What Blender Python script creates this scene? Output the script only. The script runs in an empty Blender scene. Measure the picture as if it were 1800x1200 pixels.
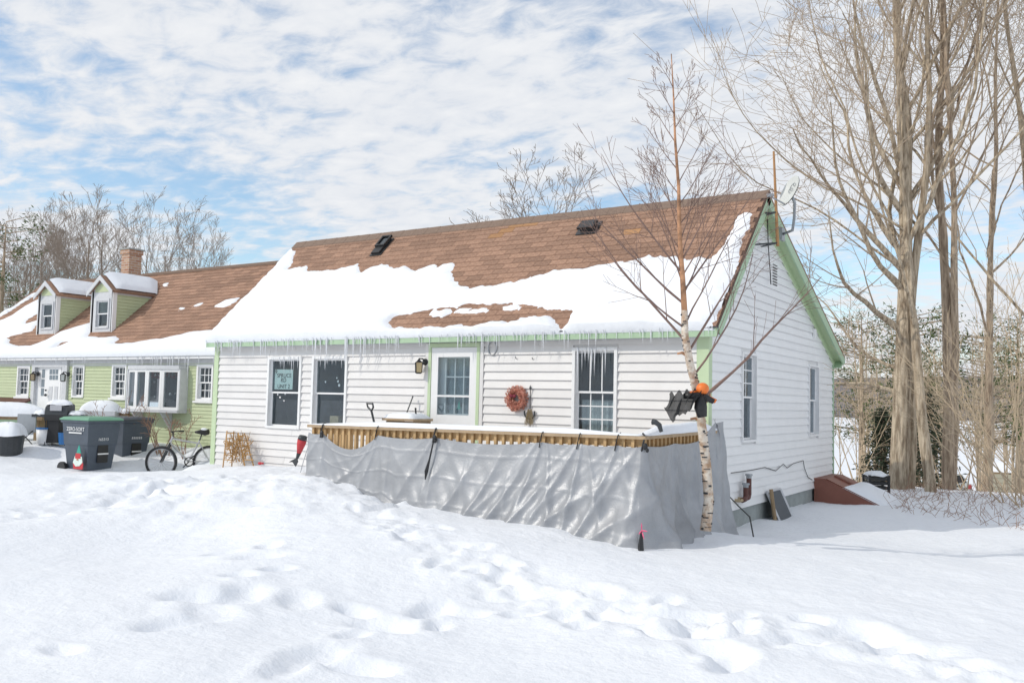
import bpy, bmesh, math, random
import numpy as np
from mathutils import Vector, Matrix
random.seed(7); rng = np.random.default_rng(11)
scene = bpy.context.scene
C = scene.collection

# ------------------------------------------------------------------ camera
F, YAW, PITCH, ROLL = 1550.64, .5759, .0665, .0226
CAM = np.array([4.1398, -11.0932, 1.214])
cy, sy, cp, sp = math.cos(YAW), math.sin(YAW), math.cos(PITCH), math.sin(PITCH)
FW = np.array([-sy*cp, cy*cp, sp]); RT0 = np.array([cy, sy, 0.]); UP0 = np.cross(RT0, FW)
RT = math.cos(ROLL)*RT0 + math.sin(ROLL)*UP0; UPV = -math.sin(ROLL)*RT0 + math.cos(ROLL)*UP0
cam_d = bpy.data.cameras.new('camera'); cam = bpy.data.objects.new('camera', cam_d); C.objects.link(cam)
cam_d.sensor_width = 36; cam_d.lens = F/1800*36; cam_d.clip_end = 3000; cam_d.clip_start = .05
cam.matrix_world = Matrix([[RT[0], UPV[0], -FW[0], CAM[0]], [RT[1], UPV[1], -FW[1], CAM[1]], [RT[2], UPV[2], -FW[2], CAM[2]], [0, 0, 0, 1]])
scene.camera = cam

def on(u, v, ax, c):
    """the point of the place seen at photo position (u,v) on the plane axis=c"""
    d = (u-900)*RT - (v-600)*UPV + F*FW
    return CAM + (c-CAM[ax])/d[ax]*d

def dirpt(u, v, Z):            # a point of the place at depth Z
    d = ((u-900)*RT-(v-600)*UPV)/F+FW; return CAM+d*Z

# ------------------------------------------------------------------ world, sun, exposure
SUN_EL = math.radians(36); SUN_DIR = np.array([-.62, -.785]); SUN_DIR = SUN_DIR/np.linalg.norm(SUN_DIR)
world = bpy.data.worlds.new('World'); scene.world = world; world.use_nodes = True
nt = world.node_tree; N = nt.nodes; L = nt.links; N.clear()
CLOUD_OFF = (12.4, 5.1, 0)
def nd(t, **k):
    n = N.new(t)
    for a, b in k.items(): setattr(n, a, b)
    return n
sky = nd('ShaderNodeTexSky'); sky.sky_type = 'NISHITA'; sky.sun_disc = False
sky.sun_elevation = SUN_EL; sky.sun_rotation = math.atan2(SUN_DIR[0], SUN_DIR[1]); sky.air_density = 1.0; sky.dust_density = .6; sky.ozone_density = 1.5
tc = nd('ShaderNodeTexCoord'); sep = nd('ShaderNodeSeparateXYZ'); L.new(tc.outputs['Generated'], sep.inputs[0])
mz = nd('ShaderNodeMath', operation='MAXIMUM'); L.new(sep.outputs[2], mz.inputs[0]); mz.inputs[1].default_value = 0.0
az = nd('ShaderNodeMath', operation='ADD'); L.new(mz.outputs[0], az.inputs[0]); az.inputs[1].default_value = .11
dx = nd('ShaderNodeMath', operation='DIVIDE'); L.new(sep.outputs[0], dx.inputs[0]); L.new(az.outputs[0], dx.inputs[1])
dy = nd('ShaderNodeMath', operation='DIVIDE'); L.new(sep.outputs[1], dy.inputs[0]); L.new(az.outputs[0], dy.inputs[1])
cmb = nd('ShaderNodeCombineXYZ'); L.new(dx.outputs[0], cmb.inputs[0]); L.new(dy.outputs[0], cmb.inputs[1])
mp1 = nd('ShaderNodeMapping'); mp1.inputs['Rotation'].default_value = (0, 0, .5); mp1.inputs['Scale'].default_value = (1.0, 1.35, 1); L.new(cmb.outputs[0], mp1.inputs[0])
n1 = nd('ShaderNodeTexNoise'); n1.inputs['Scale'].default_value = 7.5; n1.inputs['Detail'].default_value = 7; n1.inputs['Roughness'].default_value = .58; n1.inputs['Distortion'].default_value = .35
n2 = nd('ShaderNodeTexNoise'); n2.inputs['Scale'].default_value = .75; n2.inputs['Detail'].default_value = 3; n2.inputs['Roughness'].default_value = .5
mp2 = nd('ShaderNodeMapping'); mp2.inputs['Location'].default_value = CLOUD_OFF; L.new(cmb.outputs[0], mp2.inputs[0])
L.new(mp1.outputs[0], n1.inputs['Vector']); L.new(mp2.outputs[0], n2.inputs['Vector'])
mb_ = nd('ShaderNodeMath', operation='MULTIPLY'); L.new(n2.outputs[0], mb_.inputs[0]); mb_.inputs[1].default_value = 1.9
ma = nd('ShaderNodeMath', operation='MULTIPLY_ADD'); L.new(n1.outputs[0], ma.inputs[0]); ma.inputs[1].default_value = 1.0; L.new(mb_.outputs[0], ma.inputs[2])
rmp = nd('ShaderNodeValToRGB'); L.new(ma.outputs[0], rmp.inputs[0]); cr_ = rmp.color_ramp
cr_.elements[0].position = .0; cr_.elements[0].color = (0, 0, 0, 1); cr_.elements[1].position = 1.; cr_.elements[1].color = (1, 1, 1, 1)
mr_ = nd('ShaderNodeMapRange'); L.new(ma.outputs[0], mr_.inputs[0]); mr_.inputs[1].default_value = 1.06; mr_.inputs[2].default_value = 1.52; mr_.interpolation_type = 'SMOOTHSTEP'
mr_.inputs[3].default_value = .06; mr_.inputs[4].default_value = 1.0
hz = nd('ShaderNodeMapRange'); L.new(sep.outputs[2], hz.inputs[0]); hz.inputs[1].default_value = .015; hz.inputs[2].default_value = .13; hz.inputs[3].default_value = 1; hz.inputs[4].default_value = 0
mxh = nd('ShaderNodeMath', operation='MAXIMUM'); L.new(mr_.outputs[0], mxh.inputs[0]); L.new(hz.outputs[0], mxh.inputs[1])
clr = nd('ShaderNodeMixRGB'); L.new(mxh.outputs[0], clr.inputs[0])
skm = nd('ShaderNodeMixRGB', blend_type='MULTIPLY'); skm.inputs[0].default_value = 1; skm.inputs[2].default_value = (1.9, 2.0, 1.95, 1)
L.new(sky.outputs[0], skm.inputs[1]); L.new(skm.outputs[0], clr.inputs[1])
clc = nd('ShaderNodeMixRGB'); L.new(n1.outputs[0], clc.inputs[0]); clc.inputs[1].default_value = (6.9, 7.5, 8.5, 1); clc.inputs[2].default_value = (10.6, 10.6, 10.6, 1); L.new(clc.outputs[0], clr.inputs[2])
bg = nd('ShaderNodeBackground'); bg.inputs['Strength'].default_value = .1; L.new(clr.outputs[0], bg.inputs[0])
wo = nd('ShaderNodeOutputWorld'); L.new(bg.outputs[0], wo.inputs[0])

sd = bpy.data.lights.new('sun', 'SUN'); sd.energy = 2.2; sd.angle = math.radians(.6); sd.color = (1, .94, .84)
so = bpy.data.objects.new('sun', sd); C.objects.link(so)
sv = Vector((SUN_DIR[0]*math.cos(SUN_EL), SUN_DIR[1]*math.cos(SUN_EL), math.sin(SUN_EL)))
so.rotation_euler = sv.to_track_quat('Z', 'Y').to_euler(); so.location = (0, -30, 30)
vs_ = scene.view_settings; vs_.view_transform = 'Standard'; vs_.look = 'None'; vs_.gamma = 1; vs_.exposure = -.12; vs_.use_curve_mapping = False

# ------------------------------------------------------------------ materials
def mat(name, col, rough=.6, var=.12, nscale=6., bump=0., bscale=40., metal=0., spec=.5, rand=0., trans=0., stretch=None, col2=None, island=0.):
    m = bpy.data.materials.new(name); m.use_nodes = True
    t = m.node_tree; b = t.nodes['Principled BSDF']
    b.inputs['Roughness'].default_value = rough; b.inputs['Metallic'].default_value = metal
    b.inputs['Specular IOR Level'].default_value = spec
    tcn = t.nodes.new('ShaderNodeTexCoord'); src = tcn.outputs['Object']
    if stretch:
        mp = t.nodes.new('ShaderNodeMapping'); mp.inputs['Scale'].default_value = stretch; t.links.new(src, mp.inputs[0]); src = mp.outputs[0]
    nz = t.nodes.new('ShaderNodeTexNoise'); nz.inputs['Scale'].default_value = nscale; nz.inputs['Detail'].default_value = 5; nz.inputs['Roughness'].default_value = .65
    t.links.new(src, nz.inputs['Vector'])
    mix = t.nodes.new('ShaderNodeMixRGB'); nzo = nz.outputs[0]
    if 'bark' in name:
        mrr = t.nodes.new('ShaderNodeMapRange'); mrr.inputs[1].default_value = .40; mrr.inputs[2].default_value = .62; t.links.new(nzo, mrr.inputs[0]); nzo = mrr.outputs[0]
    t.links.new(nzo, mix.inputs[0])
    c2 = col2 or tuple(c*(1-2*var) for c in col); c1 = col if col2 else tuple(min(1, c*(1+var)) for c in col)
    mix.inputs[1].default_value = (*c1, 1); mix.inputs[2].default_value = (*c2, 1); out = mix.outputs[0]
    if rand or island:
        hs = t.nodes.new('ShaderNodeHueSaturation'); t.links.new(out, hs.inputs['Color'])
        oi = t.nodes.new('ShaderNodeObjectInfo'); ge = t.nodes.new('ShaderNodeNewGeometry')
        ad = t.nodes.new('ShaderNodeMath'); ad.operation = 'ADD'; t.links.new(oi.outputs['Random'], ad.inputs[0]); t.links.new(ge.outputs['Random Per Island'], ad.inputs[1])
        fr = t.nodes.new('ShaderNodeMath'); fr.operation = 'FRACT'; t.links.new(ad.outputs[0], fr.inputs[0])
        k = max(rand, island)
        mr = t.nodes.new('ShaderNodeMapRange'); t.links.new(fr.outputs[0], mr.inputs[0]); mr.inputs[3].default_value = 1-k; mr.inputs[4].default_value = 1+k
        t.links.new(mr.outputs[0], hs.inputs['Value']); out = hs.outputs[0]
    t.links.new(out, b.inputs['Base Color'])
    if bump:
        bz = t.nodes.new('ShaderNodeTexNoise'); bz.inputs['Scale'].default_value = bscale; bz.inputs['Detail'].default_value = 6; t.links.new(src, bz.inputs['Vector'])
        bp = t.nodes.new('ShaderNodeBump'); bp.inputs['Strength'].default_value = bump; bp.inputs['Distance'].default_value = .06 if 'bark' in name else .02
        t.links.new(bz.outputs[0], bp.inputs['Height']); t.links.new(bp.outputs[0], b.inputs['Normal'])
    if trans:
        out_n = [n for n in t.nodes if n.type == 'OUTPUT_MATERIAL'][0]
        tr = t.nodes.new('ShaderNodeBsdfTransparent'); mx = t.nodes.new('ShaderNodeMixShader'); mx.inputs[0].default_value = trans
        t.links.new(b.outputs[0], mx.inputs[1]); t.links.new(tr.outputs[0], mx.inputs[2]); t.links.new(mx.outputs[0], out_n.inputs[0])
    return m
def glass_mat():
    m = bpy.data.materials.new('window_glass'); m.use_nodes = True; t = m.node_tree; t.nodes.clear()
    o = t.nodes.new('ShaderNodeOutputMaterial'); tr = t.nodes.new('ShaderNodeBsdfTransparent'); tr.inputs[0].default_value = (.80, .85, .87, 1)
    g = t.nodes.new('ShaderNodeBsdfGlossy'); g.inputs['Roughness'].default_value = .02; g.inputs[0].default_value = (.9, .95, 1, 1)
    lw0 = t.nodes.new('ShaderNodeLayerWeight'); lw0.inputs[0].default_value = .5; lw = t.nodes.new('ShaderNodeMath'); lw.operation = 'POWER'; lw.inputs[1].default_value = 5; t.links.new(lw0.outputs['Facing'], lw.inputs[0])
    ad = t.nodes.new('ShaderNodeMath'); ad.operation = 'MULTIPLY_ADD'; ad.inputs[1].default_value = .9; ad.inputs[2].default_value = .055; t.links.new(lw.outputs[0], ad.inputs[0])
    mx = t.nodes.new('ShaderNodeMixShader'); t.links.new(ad.outputs[0], mx.inputs[0]); t.links.new(tr.outputs[0], mx.inputs[1]); t.links.new(g.outputs[0], mx.inputs[2]); t.links.new(mx.outputs[0], o.inputs[0])
    return m
def snow_mat(name, bs=1.):
    m = bpy.data.materials.new(name); m.use_nodes = True; t = m.node_tree; b = t.nodes['Principled BSDF']
    b.inputs['Roughness'].default_value = .65; b.inputs['Specular IOR Level'].default_value = .25
    tcn = t.nodes.new('ShaderNodeTexCoord')
    a = t.nodes.new('ShaderNodeTexNoise'); a.inputs['Scale'].default_value = .6; a.inputs['Detail'].default_value = 4; t.links.new(tcn.outputs['Object'], a.inputs['Vector'])
    mx = t.nodes.new('ShaderNodeMixRGB'); mx.inputs[1].default_value = (.85, .87, .905, 1); mx.inputs[2].default_value = (.79, .82, .87, 1); t.links.new(a.outputs[0], mx.inputs[0]); t.links.new(mx.outputs[0], b.inputs['Base Color'])
    c = t.nodes.new('ShaderNodeTexNoise'); c.inputs['Scale'].default_value = 9; c.inputs['Detail'].default_value = 8; c.inputs['Roughness'].default_value = .6; t.links.new(tcn.outputs['Object'], c.inputs['Vector'])
    bp = t.nodes.new('ShaderNodeBump'); bp.inputs['Strength'].default_value = .5*bs; bp.inputs['Distance'].default_value = .05; t.links.new(c.outputs[0], bp.inputs['Height']); t.links.new(bp.outputs[0], b.inputs['Normal'])
    return m
M = dict(
 snow=snow_mat('snow'), roofsnow=snow_mat('roof_snow', .6),
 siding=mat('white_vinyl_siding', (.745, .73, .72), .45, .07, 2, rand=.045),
 siding_shade_lift=mat('white_vinyl_siding_shade_lift', (.84, .84, .84), .45, .05, 3, rand=.03),  # same white siding, colour lightened to offset the shade on the side wall
 white=mat('white_trim', (.82, .82, .82), .4, .04, 8),
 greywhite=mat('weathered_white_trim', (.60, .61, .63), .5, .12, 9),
 green=mat('pale_green_trim', (.53, .65, .42), .5, .07, 5), green2=mat('green_fascia', (.40, .55, .37), .5, .1, 5),
 gsid=mat('lime_green_siding', (.52, .58, .36), .5, .08, 3, island=.05),
 shingle=mat('brown_shingle', (.40, .24, .165), .9, .35, 30, .5, 120, rand=.2, island=.2),
 shingle_new=mat('orange_brown_shingle', (.46, .25, .12), .9, .2, 30, .5, 120, rand=.12),
 rdeck=mat('dark_roof_felt', (.10, .06, .045), .95),
 ridge=mat('ridge_cap', (.24, .17, .13), .9, .2, 20),
 glass=glass_mat(), room=mat('dark_room', (.25, .30, .34), .9, .3, 3), curtain=mat('pale_curtain', (.62, .64, .64), .9, .15, 14),
 screen=mat('insect_screen', (.10, .11, .12), .8, .1, 30),
 paper=mat('pale_green_paper', (.68, .80, .74), .8, .03), ink=mat('black_ink', (.02, .02, .02), .7),
 wood=mat('new_lumber', (.56, .37, .18), .7, .2, 10, .2, 60, stretch=(3, 3, .4), rand=.12), wood2=mat('weathered_cap', (.45, .33, .21), .8, .2, 12),
 oldwood=mat('box_wood', (.34, .24, .14), .85, .25, 10), gwood=mat('golden_stick', (.50, .28, .09), .6, .35, 25, rand=.2),
 tarp=mat('silver_tarp', (.40, .41, .43), .47, .18, 2.5, .2, 55, metal=.4, spec=.45),
 black=mat('black_plastic', (.018, .018, .02), .45), blackcloth=mat('black_gauze', (.03, .03, .032), .9, .3, 30, trans=.12),
 dgrey=mat('dark_grey_metal', (.06, .065, .07), .4, .2, 20, metal=.4), grey=mat('grey_metal', (.38, .40, .42), .4, .1, 20, metal=.6), chrome=mat('silver_paint', (.5, .5, .52), .3, .1, 20, metal=.7),
 cart=mat('charcoal_cart_plastic', (.075, .095, .125), .5, .15, 6), cartlid=mat('green_cart_lid', (.16, .36, .24), .5, .1, 6), cartlid2=mat('grey_cart_lid', (.07, .08, .095), .5, .1, 6),
 concrete=mat('concrete', (.36, .39, .38), .9, .22, 5, .3, 30), rust=mat('brown_pipe', (.12, .04, .03), .5, .2, 20), bulk=mat('bulkhead_brown', (.25, .095, .065), .5, .12, 6),
 brick=None, red=mat('red_cloth', (.55, .06, .07), .8, .1, 20), orange=mat('orange_plastic', (.85, .20, .03), .45, .1, 10), pink=mat('pink_ribbon', (.8, .12, .25), .6), blue=mat('blue_plastic', (.03, .16, .42), .45),
 petal=mat('coral_flower', (.74, .36, .27), .85, .3, 40, rand=.1), wine=mat('wine_bow', (.22, .03, .05), .8), tan=mat('straw', (.48, .38, .24), .9, .2, 20),
 bark=mat('grey_brown_bark', (.60, .50, .37), .95, .4, 6, 1., 9, stretch=(2.4, 2.4, .35), col2=(.25, .19, .13)), bark2=mat('brown_bark', (.52, .41, .30), .95, .35, 6, 1., 9, stretch=(2.4, 2.4, .35), col2=(.23, .17, .12)),
 bgtwig=mat('grey_brown_twig', (.30, .245, .20), .9, .2, 4), twig=mat('brown_twig', (.48, .38, .28), .9, .2, 4), twig2=mat('tan_twig', (.56, .44, .30), .9, .25, 3), redtwig=mat('red_brown_twig', (.32, .19, .13), .85, .2, 4),
 birch=mat('birch_bark', (.74, .66, .56), .75, .1, 9, .4, 30, col2=(.42, .27, .17)), birchtwig=mat('birch_twig', (.25, .16, .13), .7, .2, 6), birchmid=mat('birch_upper_bark', (.46, .24, .13), .7, .25, 6),
 sapl=mat('pale_sapling_bark', (.50, .40, .29), .9, .25, 3, rand=.25), needle=mat('pine_needles', (.10, .14, .045), .8, .4, 3, island=.35), needle2=mat('spruce_needles', (.045, .065, .035), .85, .4, 3, island=.35),
 lamp=mat('amber_lamp_glass', (.62, .48, .25), .25, .15, 20), dish=mat('dish_grey', (.60, .62, .60), .45, .05, 6), mast=mat('rusty_mast', (.46, .24, .10), .6, .25, 14),
 ice=mat('ice', (.88, .90, .94), .12, .04, 20, spec=.9, trans=.22), hill=mat('wooded_hill', (.20, .19, .20), .95, .25, .05),
 beige=mat('beige_snowy_wall', (.52, .48, .36), .9, .15, 3), stain=mat('teal_sticker', (.05, .38, .30), .6))
def brick_mat():
    m = bpy.data.materials.new('chimney_brick'); m.use_nodes = True; t = m.node_tree; b = t.nodes['Principled BSDF']; b.inputs['Roughness'].default_value = .9
    tcn = t.nodes.new('ShaderNodeTexCoord'); sx = t.nodes.new('ShaderNodeSeparateXYZ'); t.links.new(tcn.outputs['Object'], sx.inputs[0])
    ad = t.nodes.new('ShaderNodeMath'); t.links.new(sx.outputs[0], ad.inputs[0]); t.links.new(sx.outputs[1], ad.inputs[1])
    cb = t.nodes.new('ShaderNodeCombineXYZ'); t.links.new(ad.outputs[0], cb.inputs[0]); t.links.new(sx.outputs[2], cb.inputs[1])
    br = t.nodes.new('ShaderNodeTexBrick'); br.inputs['Scale'].default_value = 1; br.inputs['Brick Width'].default_value = .2; br.inputs['Row Height'].default_value = .068; br.inputs['Mortar Size'].default_value = .008
    br.inputs['Color1'].default_value = (.36, .17, .10, 1); br.inputs['Color2'].default_value = (.50, .33, .22, 1); br.inputs['Mortar'].default_value = (.5, .45, .4, 1)
    t.links.new(cb.outputs[0], br.inputs['Vector']); t.links.new(br.outputs[0], b.inputs['Base Color']); return m
M['brick'] = brick_mat()

# ------------------------------------------------------------------ helpers
class MB:
    def __init__(s): s.v = []; s.f = []
    def add(s, vs, fs):
        o = len(s.v); s.v += [tuple(map(float, q)) for q in vs]; s.f += [tuple(i+o for i in f) for f in fs]; return s
    def box(s, x0, x1, y0, y1, z0, z1):
        return s.add([(x0,y0,z0),(x1,y0,z0),(x1,y1,z0),(x0,y1,z0),(x0,y0,z1),(x1,y0,z1),(x1,y1,z1),(x0,y1,z1)],
                     [(0,3,2,1),(4,5,6,7),(0,1,5,4),(1,2,6,5),(2,3,7,6),(3,0,4,7)])
    def obox(s, c, ax, hs):
        c = np.array(c, float); a = [np.array(q, float) for q in ax]
        vs = [c+i*hs[0]*a[0]+j*hs[1]*a[1]+k*hs[2]*a[2] for k in (-1,1) for i,j in ((-1,-1),(1,-1),(1,1),(-1,1))]
        return s.add(vs, [(0,3,2,1),(4,5,6,7),(0,1,5,4),(1,2,6,5),(2,3,7,6),(3,0,4,7)])
    def prism(s, poly, d):
        n = len(poly); d = np.array(d, float); a = [np.array(q, float) for q in poly]
        return s.add(a+[q+d for q in a], [tuple(range(n))[::-1], tuple(range(n, 2*n))]+[(i, (i+1)%n, n+(i+1)%n, n+i) for i in range(n)])
    def tube(s, pts, rad, n=6, cap=True):
        pts = [np.array(q, float) for q in pts]; m = len(pts)
        if not hasattr(rad, '__len__'): rad = [rad]*m
        rings = []; prev = None
        for i in range(m):
            d = pts[min(i+1, m-1)]-pts[max(i-1, 0)]; d = d/(np.linalg.norm(d)+1e-9)
            if prev is None: prev = np.cross(d, (0,0,1) if abs(d[2]) < .9 else (1,0,0))
            a = prev-d*(prev@d); a = a/(np.linalg.norm(a)+1e-9); b = np.cross(d, a); prev = a
            rings.append([pts[i]+rad[i]*(math.cos(2*math.pi*k/n)*a+math.sin(2*math.pi*k/n)*b) for k in range(n)])
        fs = [(i*n+k, i*n+(k+1)%n, (i+1)*n+(k+1)%n, (i+1)*n+k) for i in range(m-1) for k in range(n)]
        if cap: fs += [tuple(range(n))[::-1], tuple((m-1)*n+k for k in range(n))]
        return s.add([q for r in rings for q in r], fs)
    def ball(s, c, r, sc=(1,1,1), seg=10, rg=6):
        vs = []; fs = []
        for i in range(rg+1):
            th = math.pi*i/rg
            for k in range(seg):
                ph = 2*math.pi*k/seg; vs.append((c[0]+r*sc[0]*math.sin(th)*math.cos(ph), c[1]+r*sc[1]*math.sin(th)*math.sin(ph), c[2]+r*sc[2]*math.cos(th)))
        for i in range(rg):
            for k in range(seg): fs.append((i*seg+k, (i+1)*seg+k, (i+1)*seg+(k+1)%seg, i*seg+(k+1)%seg))
        return s.add(vs, fs)
    def torus(s, c, a, b, R, r, n=24, m=6, arc=(0, 2*math.pi)):
        full = abs(arc[1]-arc[0]-2*math.pi) < 1e-6
        pts = [np.array(c)+R*(math.cos(t)*np.array(a)+math.sin(t)*np.array(b)) for t in np.linspace(arc[0], arc[1], n+1)]
        return s.tube(pts, r, m, cap=not full)
    def build(s, name, m, parent=None, smooth=False, **props):
        off = np.zeros(3); q = parent
        while q is not None: off += np.array(q.location); q = q.parent
        me = bpy.data.meshes.new(name); me.from_pydata([tuple(np.array(v)-off) for v in s.v] if parent else s.v, [], s.f)
        if smooth:
            me.polygons.foreach_set('use_smooth', [True]*len(me.polygons))
        if len(s.f) < 15000: bm = bmesh.new(); bm.from_mesh(me); bmesh.ops.recalc_face_normals(bm, faces=bm.faces); bm.to_mesh(me); bm.free()
        me.materials.append(M[m] if isinstance(m, str) else m)
        o = bpy.data.objects.new(name, me); C.objects.link(o)
        if parent: o.parent = parent
        for k, v in props.items(): o[k] = v
        return o
def thing(name, label, cat, loc=(0,0,0), group=None):
    o = bpy.data.objects.new(name, None); C.objects.link(o); o.location = tuple(map(float, loc)); o.empty_display_size = .1
    o['label'] = label; o['category'] = cat
    if group: o['group'] = group
    return o
def tag(o, label, cat, group=None, kind=None):
    o['label'] = label; o['category'] = cat
    if group: o['group'] = group
    if kind: o['kind'] = kind
    return o
def copy_tree(o, parent=None):
    c = o.copy(); C.objects.link(c); c.parent = parent
    for ch in list(o.children): copy_tree(ch, c)
    return c
def unit(v): v = np.array(v, float); return v/np.linalg.norm(v)

# value noise on numpy arrays
_perm = rng.random((257, 257))
def vnoise(x, y):
    x = np.asarray(x, float); y = np.asarray(y, float); xi = np.floor(x).astype(int); yi = np.floor(y).astype(int); fx = x-xi; fy = y-yi
    fx = fx*fx*(3-2*fx); fy = fy*fy*(3-2*fy); g = lambda a, b: _perm[a % 256, b % 256]
    return (g(xi,yi)*(1-fx)+g(xi+1,yi)*fx)*(1-fy)+(g(xi,yi+1)*(1-fx)+g(xi+1,yi+1)*fx)*fy-.5
def fbm(x, y, o=4, gain=.5):
    s = 0; a = 1.
    for i in range(o): s = s+a*vnoise(x*2**i+17*i, y*2**i+31*i); a *= gain
    return s

# ------------------------------------------------------------------ snow ground
DY = -2.3
ctrl = [(-9.8,-.3,-.06),(-8,-.3,-.03),(-6.5,-.6,-.02),(-5.2,-1.2,.03),(-10.4,-.3,-.36),(-10.7,.3,-.34),(-10.1,-.9,-.36),(-11.2,-.5,-.36),(-11.2,1.0,.1),(-13,.9,.1),(-16,.9,.1),(-20,.8,.12),(-25,0,.05),(-15.5,.1,.09),(-18,-.3,.1),(-13.2,.2,.0),
        (-12,-1.6,-.33),(-13.6,-1,-.3),(-17,-1.6,-.2),(-16,-4,-.3),(-11,-4,-.2),(-8.5,-3,-.12),(-9.3,-1.7,-.16),(-7,-4.5,-.3),(-4,-5.5,-.4),(0,-6,-.45),(3,-7,-.42),(4,-10,-.4),(-2,-9,-.4),(-7,-8,-.36),(-12,-8,-.32),
        (.3,0,-.46),(.3,1.5,-.5),(.3,3,-.5),(.3,5,-.47),(3,1,-.5),(3,5,-.5),(6,-3,-.46),(8,3,-.5),(3,9,-.5),(8,9,-.5),(0,9,-.5),(-5,9,-.4),(14,0,-.5),(0,14,-.5),(-15,8,-.1)]
for (u, v, yy) in [(549,840,DY-.05),(610,857,DY-.1),(700,885,DY-.15),(750,890,DY-.2),(850,908,DY-.2),(960,922,DY-.2),(1060,950,DY-.25),(1130,968,DY-.3)]:
    q = on(u, v, 1, yy); ctrl.append((q[0], q[1], q[2]))
for (u, v, xx) in [(1180,955,.3),(1215,937,.25),(1240,928,.25)]:
    q = on(u, v, 0, xx); ctrl.append((q[0], q[1], q[2]))
ctrl = np.array(ctrl)
foot = []
for (a, b) in [(220,730),(1100,740),(1260,780),(1000,800),(840,495),(850,545),(915,435),(940,405),(970,475),(740,600),(600,640),(1250,575),(1240,660),(1350,620),(1520,570),(1640,580),(1540,620),(700,555),(1050,555),(790,410)]:
    foot.append(on(a/2, 780+b/2, 2, -.4)[:2])
for (a, b) in [(490,690),(600,700),(720,760),(770,800),(1050,660),(1180,700),(640,650),(330,570),(30,600),(1300,720),(1420,760)]:
    foot.append(on(900+a/2, 780+b/2, 2, -.42)[:2])
_fr = np.random.default_rng(5)
trail1 = [on(u, v, 2, -.3)[:2] for u, v in [(560,862),(640,905),(720,960),(860,1005),(1000,1040),(1130,1070),(1300,1095),(1500,1120),(1800,1175)]]
trail2 = [on(u, v, 2, -.3)[:2] for u, v in [(0,915),(150,900),(280,880),(400,872),(520,862),(580,870),(700,905)]]
def segdist(x, y, poly):
    d = np.full(np.shape(x), 1e9)
    for a, b in zip(poly[:-1], poly[1:]):
        ab = np.array(b)-a; t = np.clip(((x-a[0])*ab[0]+(y-a[1])*ab[1])/(ab@ab), 0, 1)
        d = np.minimum(d, np.hypot(x-a[0]-t*ab[0], y-a[1]-t*ab[1]))
    return d
for tr_, n_f in ((trail1, 60), (trail2, 30)):
    for _ in range(n_f):
        k_ = _fr.integers(0, len(tr_)-1); f_ = _fr.random(); foot.append(np.array(tr_[k_])*(1-f_)+np.array(tr_[k_+1])*f_+_fr.normal(0, .22, 2))
def ground(x, y, detail=True):
    x = np.asarray(x, float); y = np.asarray(y, float)
    num = np.zeros(x.shape); den = np.full(x.shape, 1e-9)
    for cx_, cy_, cz_ in ctrl:
        w = 1/((x-cx_)**2+(y-cy_)**2+.12)**1.6; num += w*cz_; den += w
    z = num/den
    if detail:
        z = z+.05*fbm(x*.55, y*.55, 3)+.022*fbm(x*2.2, y*2.2, 3)+.014*np.clip(fbm(x*.5+40, y*.5, 2)*3, 0, 1)*fbm(x*7, y*7, 3)
        t1 = np.exp(-(segdist(x, y, trail1)/.38)**2); t2 = np.exp(-(segdist(x, y, trail2)/.35)**2)
        rough = fbm(x*5, y*5, 3)+.7*np.abs(fbm(x*2.6+9, y*2.6, 2))
        z = z+(t1+.8*t2)*(-.04+.075*rough+.04*np.abs(fbm(x*8.3, y*8.3, 2)))
        dt = np.exp(-((segdist(x, y, trail2)-.75)/.4)**2); z = z+.05*dt*(x < -3)
        nearby = np.exp(-(np.hypot((x+6.2)/2.5, (y+3.3)/1.2))**2); z = z+nearby*.16*fbm(x*3.1, y*3.1, 4)
        for i, (a, b) in enumerate(foot):
            th = i*1.7; dx_ = (x-a)*math.cos(th)+(y-b)*math.sin(th); dy_ = -(x-a)*math.sin(th)+(y-b)*math.cos(th)
            sz_ = (.75+.25*((i*7) % 4)) if i < 31 else (.62+.12*((i*7) % 4)); r2 = (dx_/(.17*sz_))**2+(dy_/(.10*sz_))**2; z = z-(.045+.02*(i % 3))*(1 if i < 31 else .55)*np.exp(-r2**2.5)+.012*np.exp(-((np.sqrt(r2)-1.7)/.5)**2)
    return z
def grid_obj(name, xs, ys, zf, m, **props):
    X, Y = np.meshgrid(xs, ys, indexing='ij'); Z = zf(X, Y); nx, ny = X.shape
    me = bpy.data.meshes.new(name); V = np.stack([X, Y, Z], -1).reshape(-1, 3)
    idx = np.arange(nx*ny).reshape(nx, ny); Fq = np.stack([idx[:-1,:-1], idx[1:,:-1], idx[1:,1:], idx[:-1,1:]], -1).reshape(-1, 4)
    me.from_pydata(V.tolist(), [], Fq.tolist()); me.polygons.foreach_set('use_smooth', [True]*len(me.polygons)); me.materials.append(M[m])
    o = bpy.data.objects.new(name, me); C.objects.link(o)
    for k, v in props.items(): o[k] = v
    return o
def axis(parts):
    out = []
    for a, b, st in parts: out += list(np.arange(a, b, st))
    return np.array(out+[parts[-1][1]])
def g_all(X, Y):
    Z = ground(X, Y); far = np.clip((np.hypot(X, Y)-26)/40, 0, 1)
    # beyond the yard the land falls away gently to the right and behind
    Z = Z-.105*np.clip(Y-10.5, 0, 33)+far*.8*fbm(X*.02, Y*.02, 3)
    return Z
xs = axis([(-900,-100,80),(-100,-30,5),(-30,-16,.5),(-16,-12,.12),(-12,6.5,.042),(6.5,12,.15),(12,30,.6),(30,100,5),(100,900,80)])
ys = axis([(-200,-30,20),(-30,-11,.8),(-11,1.3,.042),(1.3,10,.16),(10,30,.6),(30,120,5),(120,1200,90)])
grid_obj('ground', xs, ys, g_all, 'snow', kind='structure', label='snow covered yard with footprints and a trodden trail')
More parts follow.
